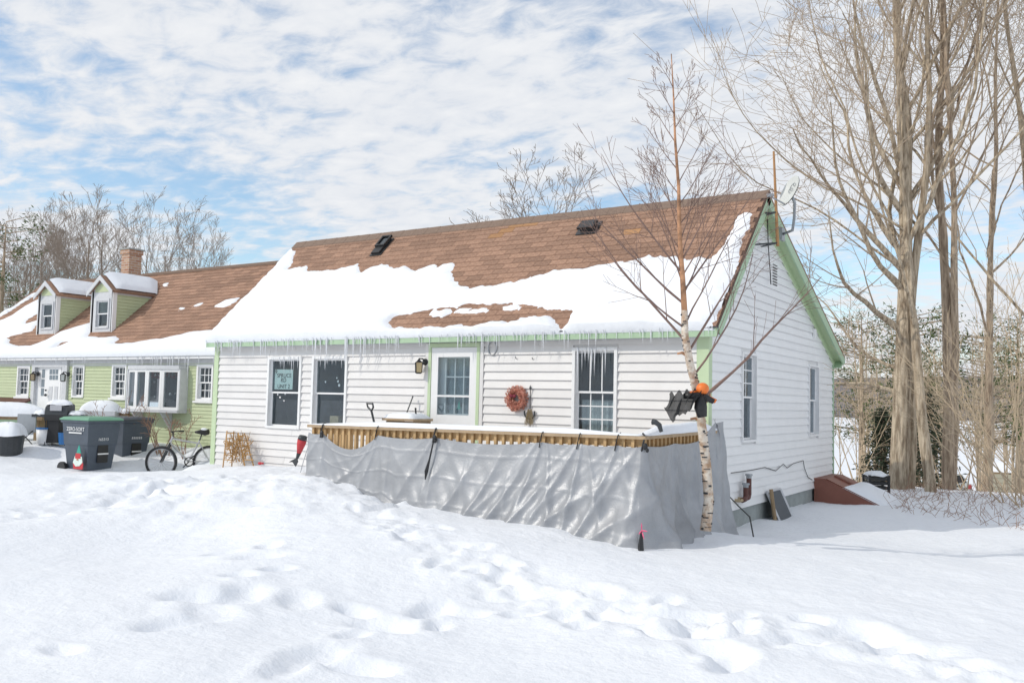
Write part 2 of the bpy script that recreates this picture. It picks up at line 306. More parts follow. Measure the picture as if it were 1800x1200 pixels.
def gz(x, y): return float(ground(np.array([x]), np.array([y]))[0])
# far wooded hill
hm = MB(); hp = []
for i, a in enumerate(np.linspace(-70, 70, 60)):
    an = math.radians(a)+math.atan2(.75, -.1); hp.append((an, 500))
top = [(4+500*math.cos(a), 500*math.sin(a), 10+16*float(fbm(np.array([a*4.]), np.array([2.]), 4)[0])+5*math.sin(a*5)) for a, _ in hp]
bot = [(4+480*math.cos(a), 480*math.sin(a), -4) for a, _ in hp]; bk = [(4+640*math.cos(a), 640*math.sin(a), -4) for a, _ in hp]
n_ = len(top); hm.add(bot+top+bk, [(i, i+1, n_+i+1, n_+i) for i in range(n_-1)]+[(n_+i, n_+i+1, 2*n_+i+1, 2*n_+i) for i in range(n_-1)])
hm.build('hill', 'hill', smooth=True, kind='structure', label='low wooded hills on the horizon')

# ================================================================== WHITE HOUSE
OV, ZE, YR, ZR, LX, D, OR = .2, 2.2149, 1.99, 4.434, 9.876, 6.8165, .2
EX = .127; ZA = 1.9
house = thing('white_house', 'white clapboard sided house with brown shingle roof and pale green trim', 'house', (-5, 3.4, -.5))
ZB = -.235
SLOPE = (ZR-ZE)/(YR+OV); SL2 = (ZR-ZE)/(D+OV-YR)
XL = -9.8
def xf(u, v=660): return on(u, v, 1, 0)[0]
def zf_(u, v): return on(u, v, 1, 0)[2]
def ysd(u, v=700): return on(u, v, 0, 0)[1]
def zsd(u, v): return on(u, v, 0, 0)[2]
w1 = (xf(472.5), xf(531.5), zf_(497, 752.5), zf_(500, 627)); w2 = (xf(550.5), xf(612), w1[2], w1[3])
zt3 = zf_(1047, 610.8); zm3 = zf_(1046, 686.8); w3 = (xf(1008, 640), xf(1086.5, 640), zm3-(zt3-zm3)*1.06, zt3)
dr = (xf(755.5, 640), xf(845.5, 640), -.06, zf_(800, 604)+.01)
s1 = (ysd(1301), ysd(1326.5), zsd(1314, 776), zsd(1314, 620)); s2 = (ysd(1419.3), ysd(1436.5), zsd(1428, 765.5), zsd(1428, 641.5))
front_open = [w1, w2, w3, (dr[0]-.07, dr[1]+.07, dr[2], dr[3])]
def segs(a, b, z0, z1, opens):
    iv = [(a, b)]
    for o in opens:
        if z1 > o[2]+.01 and z0 < o[3]-.01:
            nv = []
            for p, q in iv:
                if o[0] > p: nv.append((p, min(q, o[0])))
                if o[1] < q: nv.append((max(p, o[1]), q))
            iv = [(p, q) for p, q in nv if q-p > .02]
    return iv
# backing walls (with the openings left open)
def wall_pieces(a, b, z0, z1, opens, mk):
    zs = sorted(set([z0, z1]+[min(max(z, z0), z1) for o in opens for z in o[2:4]]))
    for p, q in zip(zs[:-1], zs[1:]):
        if q-p < .005: continue
        for s_, e_ in segs(a, b, p+.001, q-.001, opens): mk(s_, e_, p, q)
mbw = MB(); wall_pieces(XL+.01, -.01, ZB+.02, 2.12, front_open, lambda a, b, p, q: mbw.box(a, b, .012, .11, p, q)); mbw.build('front_wall', 'siding', house)
mbs = MB(); wall_pieces(.013, D-.01, ZB+.02, 2.12, [s1, s2], lambda a, b, p, q: mbs.box(-.11, -.012, a, b, p, q))
mbs.prism([(-.012, -.0+.02, 2.12), (-.012, D-.02, 2.12), (-.012, D+OV-.25, ZE-.04), (-.012, YR, ZR-.12), (-.012, .1, 2.16)], (-.1, 0, 0)); mbs.build('gable_wall', 'siding_shade_lift', house)
MB().box(XL, XL+.1, .12, D, ZB, 2.2).prism([(XL, 0, 2.2), (XL, D, 2.2), (XL, YR, ZR-.15)], (.1, 0, 0)).build('end_wall', 'siding_shade_lift', house)
MB().box(XL, 0, D-.1, D, ZB, 2.15).build('rear_wall', 'siding_shade_lift', house)
# siding boards
def board_front(a, b, zb):
    mb = MB(); mb.prism([(a, -.030, zb), (a, -.030, zb+.006), (a, -.003, zb+EX+.006), (a, .011, zb+EX+.006), (a, .011, zb+.014), (a, -.006, zb+.014)], (b-a, 0, 0)); return mb
def board_side(a, b, zb, a2=None, b2=None):
    a2 = a if a2 is None else a2; b2 = b if b2 is None else b2; zt = zb+EX+.006
    v = [(.028, a, zb), (.003, a2, zt), (-.011, a2, zt), (-.011, a, zb+.012), (.028, b, zb), (.003, b2, zt), (-.011, b2, zt), (-.011, b, zb+.012)]
    return MB().add(v, [(0,1,2,3), (4,7,6,5), (0,4,5,1), (1,5,6,2), (2,6,7,3), (3,7,4,0)])
k = -2
while True:
    zb = ZA-k*EX
    if zb < ZB-.02: break
    if zb+EX < 2.16+EX*.6:
        for a, b in segs(XL+.1, -.135, zb, zb+EX, front_open):
            cuts = [a, b] if b-a < 2.0 else [a, a+(b-a)*random.uniform(.25, .75), b]
            for ca, cb_ in zip(cuts[:-1], cuts[1:]): board_front(ca+.003, cb_-.003, zb+random.uniform(-.0025, .0025)).build('siding_board', 'siding', house)
    k += 1
ZS = .9025; k = -40
def gable_lim(z):     # y range of the gable at height z, inside the rake trim
    lo = max(.013, -OV+(z-ZE)/SLOPE+.14) if z > 2.0 else .085
    hi = min(D-.03, D+OV-(z-ZE)/SL2-.34) if z > 2.0 else D-.03
    return lo, hi
while True:
    zb = ZS-k*EX; k += 1
    if zb < ZB-.03: break
    if zb > 4.1: continue
    l0, h0 = gable_lim(zb); l1, h1 = gable_lim(zb+EX)
    if h1-l1 < .06: continue
    sg = segs(l0, h0, zb, zb+EX, [s1, s2])
    for i, (a, b) in enumerate(sg):
        board_side(a+.003, b-.003, zb, (l1 if i == 0 else a)+.003, (h1 if i == len(sg)-1 else b)-.003).build('siding_board', 'siding_shade_lift', house)
# foundation
MB().box(-9.78, -.02, .02, .2, -.8, ZB+.03).box(-.2, -.02, .2, D-.02, -.8, ZB+.03).build('foundation', 'concrete', house)
# corner boards
MB().box(-.135, .033, -.036, .011, ZB, 2.1).box(-.011, .0345, .0112, .085, ZB, 2.1).build('corner_board', 'green', house)
MB().box(XL-.02, XL+.1, -.036, .06, -.3, 2.1).build('corner_board', 'green', house)
MB().box(-.011, .034, D-.03, D+.02, ZB, 2.12).build('corner_board', 'green2', house)
# eave: fascia, soffit
MB().box(-LX, OR, -OV, -OV+.025, ZE-.125, ZE-.012).build('fascia', 'green2', house)
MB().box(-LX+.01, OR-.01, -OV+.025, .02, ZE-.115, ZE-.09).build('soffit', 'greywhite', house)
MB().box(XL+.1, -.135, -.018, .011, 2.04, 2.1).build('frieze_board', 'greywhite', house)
MB().box(-LX-.01, OR+.012, -OV-.016, -OV+.03, ZE-.014, ZE+.006).build('drip_edge', 'dgrey', house)
# roof slabs
def slab(y0, z0, y1, z1, th, x0, x1):
    n = unit((0, -(z1-z0), (y1-y0))); 
    if n[2] < 0: n = -n
    return MB().prism([(x0, y0, z0), (x0, y1, z1), tuple(np.array((x0, y1, z1))-n*th), tuple(np.array((x0, y0, z0))-n*th)], (x1-x0, 0, 0))
slab(-OV, ZE, YR, ZR, .03, -LX, OR).build('roof_deck', 'rdeck', house)
slab(D+OV, ZE, YR, ZR, .03, -LX, OR).build('rear_roof', 'shingle', house)
# rake boards + soffits on the right gable
def rake(y0, z0, y1, z1, name):
    d = unit((0, y1-y0, z1-z0)); n = np.array((0, -d[2], d[1])); n = n if n[2] > 0 else -n
    a = np.array((OR-.03, y0, z0))-n*.032; b = np.array((OR-.03, y1, z1))-n*.032
    MB().prism([a, b, b-n*.15, a-n*.15], (.027, 0, 0)).build(name, 'green2', house)
    a2 = np.array((.0, y0, z0))-n*.10; b2 = np.array((.0, y1, z1))-n*.10
    MB().prism([a2, b2, b2-n*.018, a2-n*.018], (OR-.032, 0, 0)).build('rake_soffit', 'green', house)
    a3 = np.array((.0165, y0, z0))-n*.11; b3 = np.array((.0165, y1, z1))-n*.11
    MB().prism([a3, b3, b3-n*.13, a3-n*.13], (.02, 0, 0)).build('frieze_board', 'green', house)
rake(-OV+.02, ZE+.02, YR, ZR, 'rake_board'); rake(D+OV, ZE, YR, ZR, 'rake_board')
MB().prism([(.0, D, 2.0), (.0, D+OV, ZE-.02), (.0, D+OV, ZE-.14), (.0, D, ZE-.23)], (OR-.032, 0, 0)).build('eave_return', 'green2', house)
MB().box(-LX, OR, D+OV-.02, D+OV, ZE-.14, ZE-.03).build('fascia', 'green2', house)
# ridge cap
for i in range(34):
    x0 = -LX+i*(LX+OR)/34; MB().prism([(x0, YR-.14, ZR-.115), (x0, YR, ZR+.028), (x0, YR+.15, ZR-.045), (x0, YR+.15, ZR-.06), (x0, YR, ZR+.005), (x0, YR-.14, ZR-.13)], ((LX+OR)/34+.01, 0, .004)).build('ridge_shingle', 'ridge', house)

# ---- roof snow and shingles
def inpoly(x, y, P):
    c = np.zeros(np.shape(x), bool)
    for (x1, y1), (x2, y2) in zip(P, P[1:]+P[:1]):
        cond = ((y1 > y) != (y2 > y)); t = (x2-x1)*(y-y1)/((y2-y1) if y2 != y1 else 1e-9)+x1; c ^= cond & (x < t)
    return c
def pdist(x, y, P): return segdist(x, y, [np.array(q) for q in P+P[:1]])
def roofplane(ye, ze, sl):
    nrm = unit((0, -sl, 1))
    def at(u, v):
        d = (u-900)*RT-(v-600)*UPV+F*FW; t = ((np.array((0, ye, ze))-CAM)@nrm)/(d@nrm); q = CAM+t*d
        return (q[0], math.hypot(q[1]-ye, q[2]-ze)*(1 if q[1] > ye else -1))
    return at
def snow_on(name, ye, ze, sl, x0, x1, smax, field, label, thick, step=.05):
    n = unit((0, -sl, 1)); t = unit((0, 1, sl))
    xs_ = np.arange(x0, x1+.001, step); ss = np.arange(-.07, smax, step); X, S = np.meshgrid(xs_, ss, indexing='ij'); h = field(X, S)
    bul = .08*np.exp(-((S+.0)/.12)**2)*0
    P = np.stack([X, ye+S*t[1]+h*n[1], ze+S*t[2]+h*n[2]+bul], -1)
    ok = h > -.018; keep = (ok[:-1,:-1] | ok[1:,:-1] | ok[1:,1:] | ok[:-1,1:])
    idx = np.arange(X.size).reshape(X.shape); Fq = np.stack([idx[:-1,:-1], idx[1:,:-1], idx[1:,1:], idx[:-1,1:]], -1)[keep]
    used = np.unique(Fq); mp = np.full(X.size, -1); mp[used] = np.arange(len(used))
    V = P.reshape(-1, 3)[used]; nv = len(V)
    me = bpy.data.meshes.new(name); me.from_pydata(V.tolist(), [], mp[Fq].tolist()); me.polygons.foreach_set('use_smooth', [True]*len(me.polygons)); me.materials.append(M['roofsnow'])
    # close underneath along the eave
    o = bpy.data.objects.new(name, me); C.objects.link(o); tag(o, label, 'snow', kind='stuff'); return o
c5 = lambda pts: [(360+a/3, 320+b/3) for a, b in pts]
c6 = lambda pts: [(900+a/3, 300+b/3) for a, b in pts]
up_px = c5([(482,362),(460,430),(447,455),(540,440),(552,470),(620,462),(700,457),(815,430),(830,470),(945,425),(1000,455),(1060,440),(1110,470),(1215,432),(1235,447),(1290,420),(1322,430),(1305,500),(1350,545),(1420,550),(1500,540),(1540,545),(1730,495)]) + \
        c6([(0,580),(100,558),(180,540),(220,520),(345,508),(380,512),(470,492),(580,480),(640,475),(720,448),(770,455),(880,455),(930,470),(990,450),(1040,465),(1080,435),(1100,400),(1130,350),(1160,300),(1195,240),(1240,215),(1268,232),(1255,290),(1215,420),(1180,540),(1140,650),(1100,760),(1075,800)])
hole_px = c5([(985,764),(972,745),(1000,718),(1060,700),(1120,690),(1210,672),(1310,657),(1460,652),(1600,652),(1730,662),(1790,676)])+c6([(40,712),(130,722),(180,742),(325,748),(292,812),(265,832),(200,772),(120,770),(0,800)])+c5([(1740,712),(1690,738),(1540,737),(1420,757),(1280,760),(1200,765),(1080,775)])
at1 = roofplane(-OV, ZE, SLOPE)
UP = [at1(*q) for q in up_px]; HOLE = [at1(*q) for q in hole_px]
UP = [(-LX-.06, UP[0][1]+.12)]+UP+[(OR-.06, -.3), (-LX-.06, -.3)]
lumps = [at1(*q) for q in c5([(1245,697),(1370,680),(1430,685),(1625,665)])]
def field1(X, S):
    def sd(P): d = pdist(X, S, P); return np.where(inpoly(X, S, P), d, -d)
    d1 = sd(UP); d2 = -sd(HOLE); rag = .07*fbm(X*3.5, S*3.5, 3)+.05*fbm(X*11, S*11, 3)
    d = np.minimum(d1, d2)+rag
    for i, (a, b) in enumerate(lumps): d = np.maximum(d, .10-np.hypot((X-a)/2.2, S-b)+rag*1.3)
    low = np.exp(-(S/.9)**2); tm = .07+.06*low+.03*fbm(X*.7, S*.7+4, 3)
    h = np.where(d > 0, tm*(1-np.exp(-np.maximum(d, 0)/.11))*(1+.25*fbm(X*2.3, S*2.3+7, 3)), np.maximum(d, -.1)*.6)
    edge = np.clip((S+.07)/.05, 0, 1)
    return np.where(S < -.025, -.03+.0*h, h*np.clip(.35+.65*edge, 0, 1))
snow_on('roof_snow', -OV, ZE, SLOPE, -LX, OR-.02, math.hypot(YR+OV, ZR-ZE)-.1, field1, 'thick melting snow blanket on the brown roof of the white house', .1, .035)
tn = unit((0, 1, SLOPE)); nn = unit((0, -SLOPE, 1)); SLEN = math.hypot(YR+OV, ZR-ZE)
def tab_mesh(w, e):
    mb = MB(); a = (0, 0, 0)
    lo, hi = .014, .006
    P = lambda x, s_, h: tuple(np.array((x, 0, 0))+tn*s_+nn*h)
    v = [P(.003, 0, lo), P(w-.003, 0, lo), P(w-.003, e+.02, hi), P(.003, e+.02, hi), P(.003, 0, 0), P(w-.003, 0, 0), P(w-.003, e+.02, 0), P(.003, e+.02, 0)]
    mb.add(v, [(0,1,2,3), (4,7,6,5), (0,4,5,1), (1,5,6,2), (2,6,7,3), (3,7,4,0)]); return mb
TW, TE = .3, SLEN/23
tabs = []
for j in range(23):
    x = -LX-(j % 2)*TW/2-random.random()*.05
    while x < OR-.02:
        a = max(x, -LX+.01); b = min(x+TW, OR-.012)
        if b-a > .06: tabs.append((a, b-a, j*TE))
        x += TW
cx = np.array([t[0]+t[1]/2 for t in tabs]); cs = np.array([t[2]+TE/2 for t in tabs])
vis = np.maximum.reduce([-field1(cx+dx_, cs+ds_) for dx_ in (-.13, 0, .13) for ds_ in (-.06, .06)]) > -.02
cand = [i for i in range(len(tabs)) if vis[i]]
newA = [at1(*q) for q in c5([(1190,258),(1480,215),(1760,185),(1760,225),(1650,245),(1560,290),(1330,310),(1240,285)])]
isnew = inpoly(cx, cs, newA)
dist = lambda i: np.linalg.norm(np.array((cx[i], -OV+cs[i]*tn[1], ZE+cs[i]*tn[2]))-CAM)
cand.sort(key=dist)
proto_me = {}
joined = MB()
for n_i, i in enumerate(cand):
    a, w, s_ = tabs[i]; base = np.array((a, -OV, ZE))+tn*s_
    if n_i < 290:
        key = (round(w, 2), bool(isnew[i]) or random.random() < .012)
        if key not in proto_me:
            o = tab_mesh(key[0], TE).build('shingle', 'shingle_new' if key[1] else 'shingle', None); o.parent = house; proto_me[key] = o.data
        else:
            o = bpy.data.objects.new('shingle', proto_me[key]); C.objects.link(o); o.parent = house
        o.location = tuple(base-np.array(house.location))
    else:
        t_ = tab_mesh(w, TE); joined.add([np.array(v)+base for v in t_.v], t_.f)
jo = joined.build('shingle_field', 'shingle', house, kind='stuff')
# snow along the roof ridge far ends
# ---- windows of the white house
def text_part(txt, size, m, parent, origin, xdir, zdir, name='lettering', off=.003):
    cu = bpy.data.curves.new(name, 'FONT'); cu.body = txt; cu.size = size; cu.align_x = 'CENTER'; cu.align_y = 'CENTER'; cu.extrude = .0008
    tmp = bpy.data.objects.new('tmp', cu); C.objects.link(tmp); dg = bpy.context.evaluated_depsgraph_get()
    me = bpy.data.meshes.new_from_object(tmp.evaluated_get(dg)); bpy.data.objects.remove(tmp)
    xd = unit(xdir); zd = unit(zdir); nrm_ = np.cross(xd, zd); org = np.array(origin)+nrm_*off
    offp = np.zeros(3); q = parent
    while q is not None: offp += np.array(q.location); q = q.parent
    for v in me.vertices:
        p_ = org+xd*v.co.x+zd*v.co.y+nrm_*v.co.z-offp; v.co = p_
    me.materials.append(M[m]); o = bpy.data.objects.new(name, me); C.objects.link(o); o.parent = parent; return o
def window(parent, r,  axis_='y', c=0., out=-1, fw=.045, proj=.042, grid_up=None, grid_lo=None, curtain=None, sash=True, frame_m='white', sill=False, room=.7, screen_lo=False, split=.5, rmg=.25):
    """double-hung window: r=(a0,a1,z0,z1) along x (axis y plane) or along y (axis x plane)"""
    a0, a1, z0, z1 = r
    def B(mb, a, b, d0, d1, p, q):      # d measured outwards from the wall face
        lo, hi = sorted((c+out*d0, c+out*d1))
        return mb.box(a, b, lo, hi, p, q) if axis_ == 'y' else mb.box(lo, hi, a, b, p, q)
    fr = B(MB(), a0-.002, a0+fw, -.09, proj, z0, z1); B(fr, a1-fw, a1+.002, -.09, proj, z0, z1); B(fr, a0+fw, a1-fw, -.09, proj, z1-fw, z1+.002); B(fr, a0+fw, a1-fw, -.09, proj+.004, z0-.002, z0+fw*.8)
    w = fr.build('window', frame_m, parent)
    zm = z0+(z1-z0)*split
    if sill: B(MB(), a0-.05, a1+.05, 0, proj+.03, z0-.05, z0-.003).build('sill', frame_m, w)
    sw = .028
    for nm, p, q, dep in (('upper_sash', zm-.015, z1-fw, -.02), ('lower_sash', z0+fw*.8, zm+.015, -.045)):
        s = B(MB(), a0+fw, a0+fw+sw, dep-.022, dep, p, q); B(s, a1-fw-sw, a1-fw, dep-.022, dep, p, q); B(s, a0+fw+sw, a1-fw-sw, dep-.022, dep+.001, q-sw, q); B(s, a0+fw+sw, a1-fw-sw, dep-.022, dep+.001, p, p+sw); s.build(nm, 'white', w)
        B(MB(), a0+fw+sw, a1-fw-sw, dep-.014, dep-.010, p+sw, q-sw).build('pane', 'glass', w)
        g = grid_up if nm == 'upper_sash' else grid_lo
        if g:
            gm = MB(); A0, A1, P, Q = a0+fw+sw, a1-fw-sw, p+sw, q-sw
            for i in range(1, g[0]): x_ = A0+(A1-A0)*i/g[0]; B(gm, x_-.008, x_+.008, dep-.022, dep-.006, P, Q)
            for i in range(1, g[1]): z_ = P+(Q-P)*i/g[1]; B(gm, A0, A1, dep-.021, dep-.005, z_-.008, z_+.008)
            gm.build('grille', 'white', w)
        if screen_lo and nm == 'lower_sash': pass
    # dim room behind the glass
    rm = MB(); B(rm, a0-rmg, a1+rmg, -room-.02, -room, z0-.02, z1+.02); B(rm, a0-rmg-.02, a0-rmg, -room, -.12, z0-.02, z1+.02); B(rm, a1+rmg, a1+rmg+.02, -room, -.12, z0-.02, z1+.02); B(rm, a0-rmg, a1+rmg, -room, -.12, z1+.02, z1+.04); B(rm, a0-rmg, a1+rmg, -room, -.12, z0-.04, z0-.02)
    rm.build('room_recess', 'room', w)
    if curtain:
        cz0, cz1, ca0, ca1, dep = curtain; n = 40; vs = []; d0 = -.12-dep
        for i in range(n+1):
            a = ca0+(ca1-ca0)*i/n; dd = d0+.016*math.sin(i*1.1)+.006*math.sin(i*2.7)
            for z in (cz0, cz1):
                y = c+out*dd; vs.append((a, y, z) if axis_ == 'y' else (y, a, z))
        MB().add(vs, [(2*i, 2*i+2, 2*i+3, 2*i+1) for i in range(n)]).build('curtain', 'curtain', w, smooth=True)
    return w
W1 = window(house, w1, curtain=None); W2 = window(house, w2)
W3 = window(house, w3, grid_up=(3,1), grid_lo=(3,3), curtain=(w3[2], w3[2]+.52, w3[0]+.07, w3[1]-.07, .03))
window(house, s1, 'x', 0, 1, fw=.035, grid_up=(2,3)); window(house, s2, 'x', 0, 1, fw=.035)
# paper sign in the first window
sa, sb = on(483, 650, 1, .04), on(515, 650, 1, .04); z0s, z1s = on(500, 684, 1, .04)[2], on(500, 649, 1, .04)[2]
sg = thing('paper_sign', 'pale green paper sign lettered spruce rd unit 2 inside window glass', 'sign', ((sa[0]+sb[0])/2, .046, z0s))
MB().box(sa[0], sb[0], .0455, .0475, z0s, z1s).build('sheet', 'paper', sg)
hh = z1s-z0s; xc = (sa[0]+sb[0])/2
for t_, fz, sz, ox in (('9', .86, .13, -.42), ('SPRUCE', .68, .125, .03), ('RD', .45, .125, 0), ('UNIT 2', .14, .12, .02)):
    text_part(t_, sz*hh/.42, 'ink', sg, (xc+ox*(sb[0]-sa[0]), .0455, z0s+fz*hh), (1,0,0), (0,0,1))
# ornaments stuck to the panes
for i, (u, v, r_) in enumerate([(488,693,.018),(492,698,.018),(501,692,.016),(499,704,.014),(572,671,.018),(594,670,.022),(596,677,.026),(592,664,.015)]):
    q = on(u, v, 1, .052); tag(MB().tube([(q[0], .0535, q[2]), (q[0], .0555, q[2])], r_, 10).build('window_decal', 'white'), 'small round white snowflake decal stuck inside the paired window glass', 'decal', 'white window decals')
q0, q1 = on(579, 738, 1, .15), on(594, 731, 1, .15)
tag(MB().box(q0[0], q1[0], .16, .26, q0[2]-.1, q1[2]).build('cardboard_box', 'tan'), 'small tan box on the sill inside window behind the railing', 'box')

# door with storm door
dz1 = dr[3]; d0, d1 = dr[0], dr[1]; tw = .055
dt = MB().box(d0, d0+tw, -.04, .1, -.06, dz1-.065).box(d1-tw, d1, -.04, .1, -.06, dz1-.065).box(d0, d1, -.043, .1, dz1-.065, dz1); DT = dt.build('door_frame', 'green', house)
MB().box(d0-.065, d0-.002, -.034, .011, -.1, dz1+.002).box(d1+.002, d1+.066, -.034, .011, -.1, dz1+.002).build('trim_board', 'siding', house)
sx0, sx1 = d0+tw+.004, d1-tw-.004; gx0, gx1 = on(771.5, 660, 1, 0)[0], on(827.3, 660, 1, 0)[0]; gz1 = zf_(799, 627.5); gz0 = zf_(797, 729); gm_ = zf_(798, 696)
DO = MB().box(sx0, gx0, -.03, .0, -.05, dz1-.07).box(gx1, sx1, -.03, .0, -.05, dz1-.07).box(gx0, gx1, -.03, .0, gz1, dz1-.07).box(gx0, gx1, -.03, 0, -.05, gz0-.12).box(gx0, gx1, -.031, -.001, gm_-.014, gm_+.014).box(gx0, gx1, -.028, -.004, gz0-.12, gz0).build('storm_door', 'white', house)
MB().box(gx0, gx1, -.016, -.012, gm_+.014, gz1).box(gx0, gx1, -.018, -.014, gz0, gm_-.014).build('pane', 'glass', DO)
MB().tube([(sx1-.03, -.03, .52), (sx1-.03, -.07, .52), (sx1-.03, -.07, .66), (sx1-.03, -.03, .66)], .008).build('handle', 'grey', DO)
ID = MB().box(sx0, gx0+.1, .06, .095, -.05, dz1-.07).box(gx1-.01, sx1, .06, .095, -.05, dz1-.07).box(gx0+.1, gx1-.01, .06, .095, gz1-.02, dz1-.07).box(gx0+.1, gx1-.01, .06, .095, -.05, gz0+.02).build('inner_door', 'white', house)
gm2 = MB()
for i in (1, 2): x_ = gx0+.1+(gx1-.01-gx0-.1)*i/3; gm2.box(x_-.01, x_+.01, .065, .08, gz0+.02, gz1-.02)
for i in (1, 2): z_ = gz0+.02+(gz1-gz0-.04)*i/3; gm2.box(gx0+.1, gx1-.01, .064, .079, z_-.01, z_+.01)
gm2.build('grille', 'white', ID); MB().box(gx0+.1, gx1-.01, .082, .086, gz0+.02, gz1-.02).build('pane', 'glass', ID)
cv = []
for i in range(41): cv += [(gx0+.08+(gx1-gx0-.06)*i/40, .12+.012*math.sin(i*.9)+.008*math.sin(i*2.3), z) for z in (gz0-.05, gz1+.05)]
MB().add(cv, [(2*i, 2*i+2, 2*i+3, 2*i+1) for i in range(40)]).build('lace_curtain', 'curtain', ID, smooth=True)
MB().box(gx0-.2, gx1+.2, .5, .52, -.1, 2.1).box(gx0-.2, gx0-.18, .13, .5, -.1, 2.1).box(gx1+.18, gx1+.2, .13, .5, -.1, 2.1).build('room_recess', 'room', ID)
q = on(803, 711, 1, 0); MB().add([(q[0]-.035, .056, q[2]-.07), (q[0]+.035, .056, q[2]-.07), (q[0], .056, q[2]+.08), (q[0]-.035, .058, q[2]-.07), (q[0]+.035, .058, q[2]-.07), (q[0], .058, q[2]+.08)], [(0,1,2), (3,5,4), (0,3,4,1), (1,4,5,2), (2,5,3,0)]).build('tree_decal', 'stain', ID)
# gable louvre, small white box
ly0, ly1 = ysd(1355, 480), ysd(1363, 480); lz0, lz1 = zsd(1359, 503), zsd(1359, 464)
lv = MB().box(.004, .022, ly0-.02, ly1+.02, lz0-.02, lz1+.02).build('gable_vent', 'white', house)
for i in range(8): z = lz0+(lz1-lz0)*(i+.5)/8; MB().add([(.024, ly0, z-.012), (.024, ly1, z-.012), (.036, ly1, z+.006), (.036, ly0, z+.006)], [(0,1,2,3)]).build('louvre', 'dgrey', lv)
q = on(1430, 586, 0, .02); MB().box(.016, .06, q[1]-.05, q[1]+.06, q[2]-.08, q[2]+.08).build('junction_box', 'white', house)

# ---- icicles on a house eave
def icicle_mesh(ln, r):
    k = 5; mb = MB(); z = [0, -.25*ln, -.6*ln, -ln]; rr = [r, r*.8, r*.45, .0008]
    mb.tube([(random.uniform(-.002, .002)*(i > 0), 0, z[i]) for i in range(4)], rr, 5); return mb
ice_me = []
for i in range(8):
    o = icicle_mesh(1, .5).build('icicle', 'ice', None, smooth=True); ice_me.append(o.data); bpy.data.objects.remove(o)
def icicles(parent, n, x0, x1, y, z, lmin, lmax, clump):
    pl_ = np.array(parent.location)
    for i in range(n):
        x = random.uniform(x0, x1); f = float(vnoise(np.array([x*clump]), np.array([3.3]))[0])+.5
        ln = (lmin+(lmax-lmin)*random.random()**1.6)*(.4+1.1*f); r = .0045+.016*ln
        o = bpy.data.objects.new('icicle', random.choice(ice_me)); C.objects.link(o); o.parent = parent
        o.location = tuple(np.array((x, y+random.uniform(-.012, .012), z+.01))-pl_); o.scale = (r*2, r*2, ln); o.rotation_euler = (0, random.uniform(-.03, .03), random.random()*6)
icicles(house, 250, -LX+.02, OR-.05, -OV-.02, ZE-.005, .08, .40, .8)
for (wx0, wx1, zt) in ((w3[0]+.06, w3[1]-.06, w3[3]), (w1[0]+.06, w1[1]-.05, w1[3]), (w2[0]+.06, w2[1]-.05, w2[3])): icicles(house, 13, wx0, wx1, -.042, zt-.01, .1, .5, 2)

# ---- roof vents
def roof_pt(u, v): x, s_ = at1(u, v); return np.array((x, -OV, ZE))+tn*s_
def vent(u0, v0, w, l, h, m, open_=False, label='', nm='roof_vent'):
    p = roof_pt(u0, v0); X = np.array((1., 0, 0))
    t = thing(nm, label, 'vent', p)
    MB().obox(p+nn*.022, (X, tn, nn), (w/2+.04, l/2+.05, .006)).build('flashing', 'dgrey', t)
    if open_:
        MB().obox(p+nn*(h/2+.02)-tn*l*.28, (X, tn, nn), (w/2, l*.25, h/2)).build('base_box', m, t)
        fr_ = MB(); c_ = p+nn*(h+.03)+tn*l*.28
        for sx in (-1, 1): fr_.obox(c_+X*sx*w*.5, (X, tn, nn), (.018, l*.33, .02))
        for sy_ in (-1, 1): fr_.obox(c_+tn*sy_*l*.33, (X, tn, nn), (w*.5+.018, .018, .021))
        fr_.build('lid_frame', m, t); MB().obox(c_-nn*.01, (X, tn, nn), (w*.48, l*.31, .006)).build('lid_pane', 'glass', t); MB().obox(p+nn*.04+tn*l*.28, (X, tn, nn), (w*.45, l*.28, .025)).build('curb', 'dgrey', t)
    else:
        MB().obox(p+nn*(h/2+.03), (X, tn, nn), (w/2-.03, l/2-.03, h/2)).build('throat', 'dgrey', t)
        MB().prism([p+X*-w/2-tn*l/2+nn*h, p+X*w/2-tn*l/2+nn*h, p+X*w/2+tn*l/2+nn*(h*.75), p-X*w/2+tn*l/2+nn*(h*.75)], nn*.035).build('hood', m, t)
    return t
vent(672, 436, .20, .44, .05, 'black', True, 'black roof hatch with raised glazed lid near the roof ridge')
vent(1036, 403, .30, .24, .09, 'black', False, 'low black box vent on brown shingle roof')

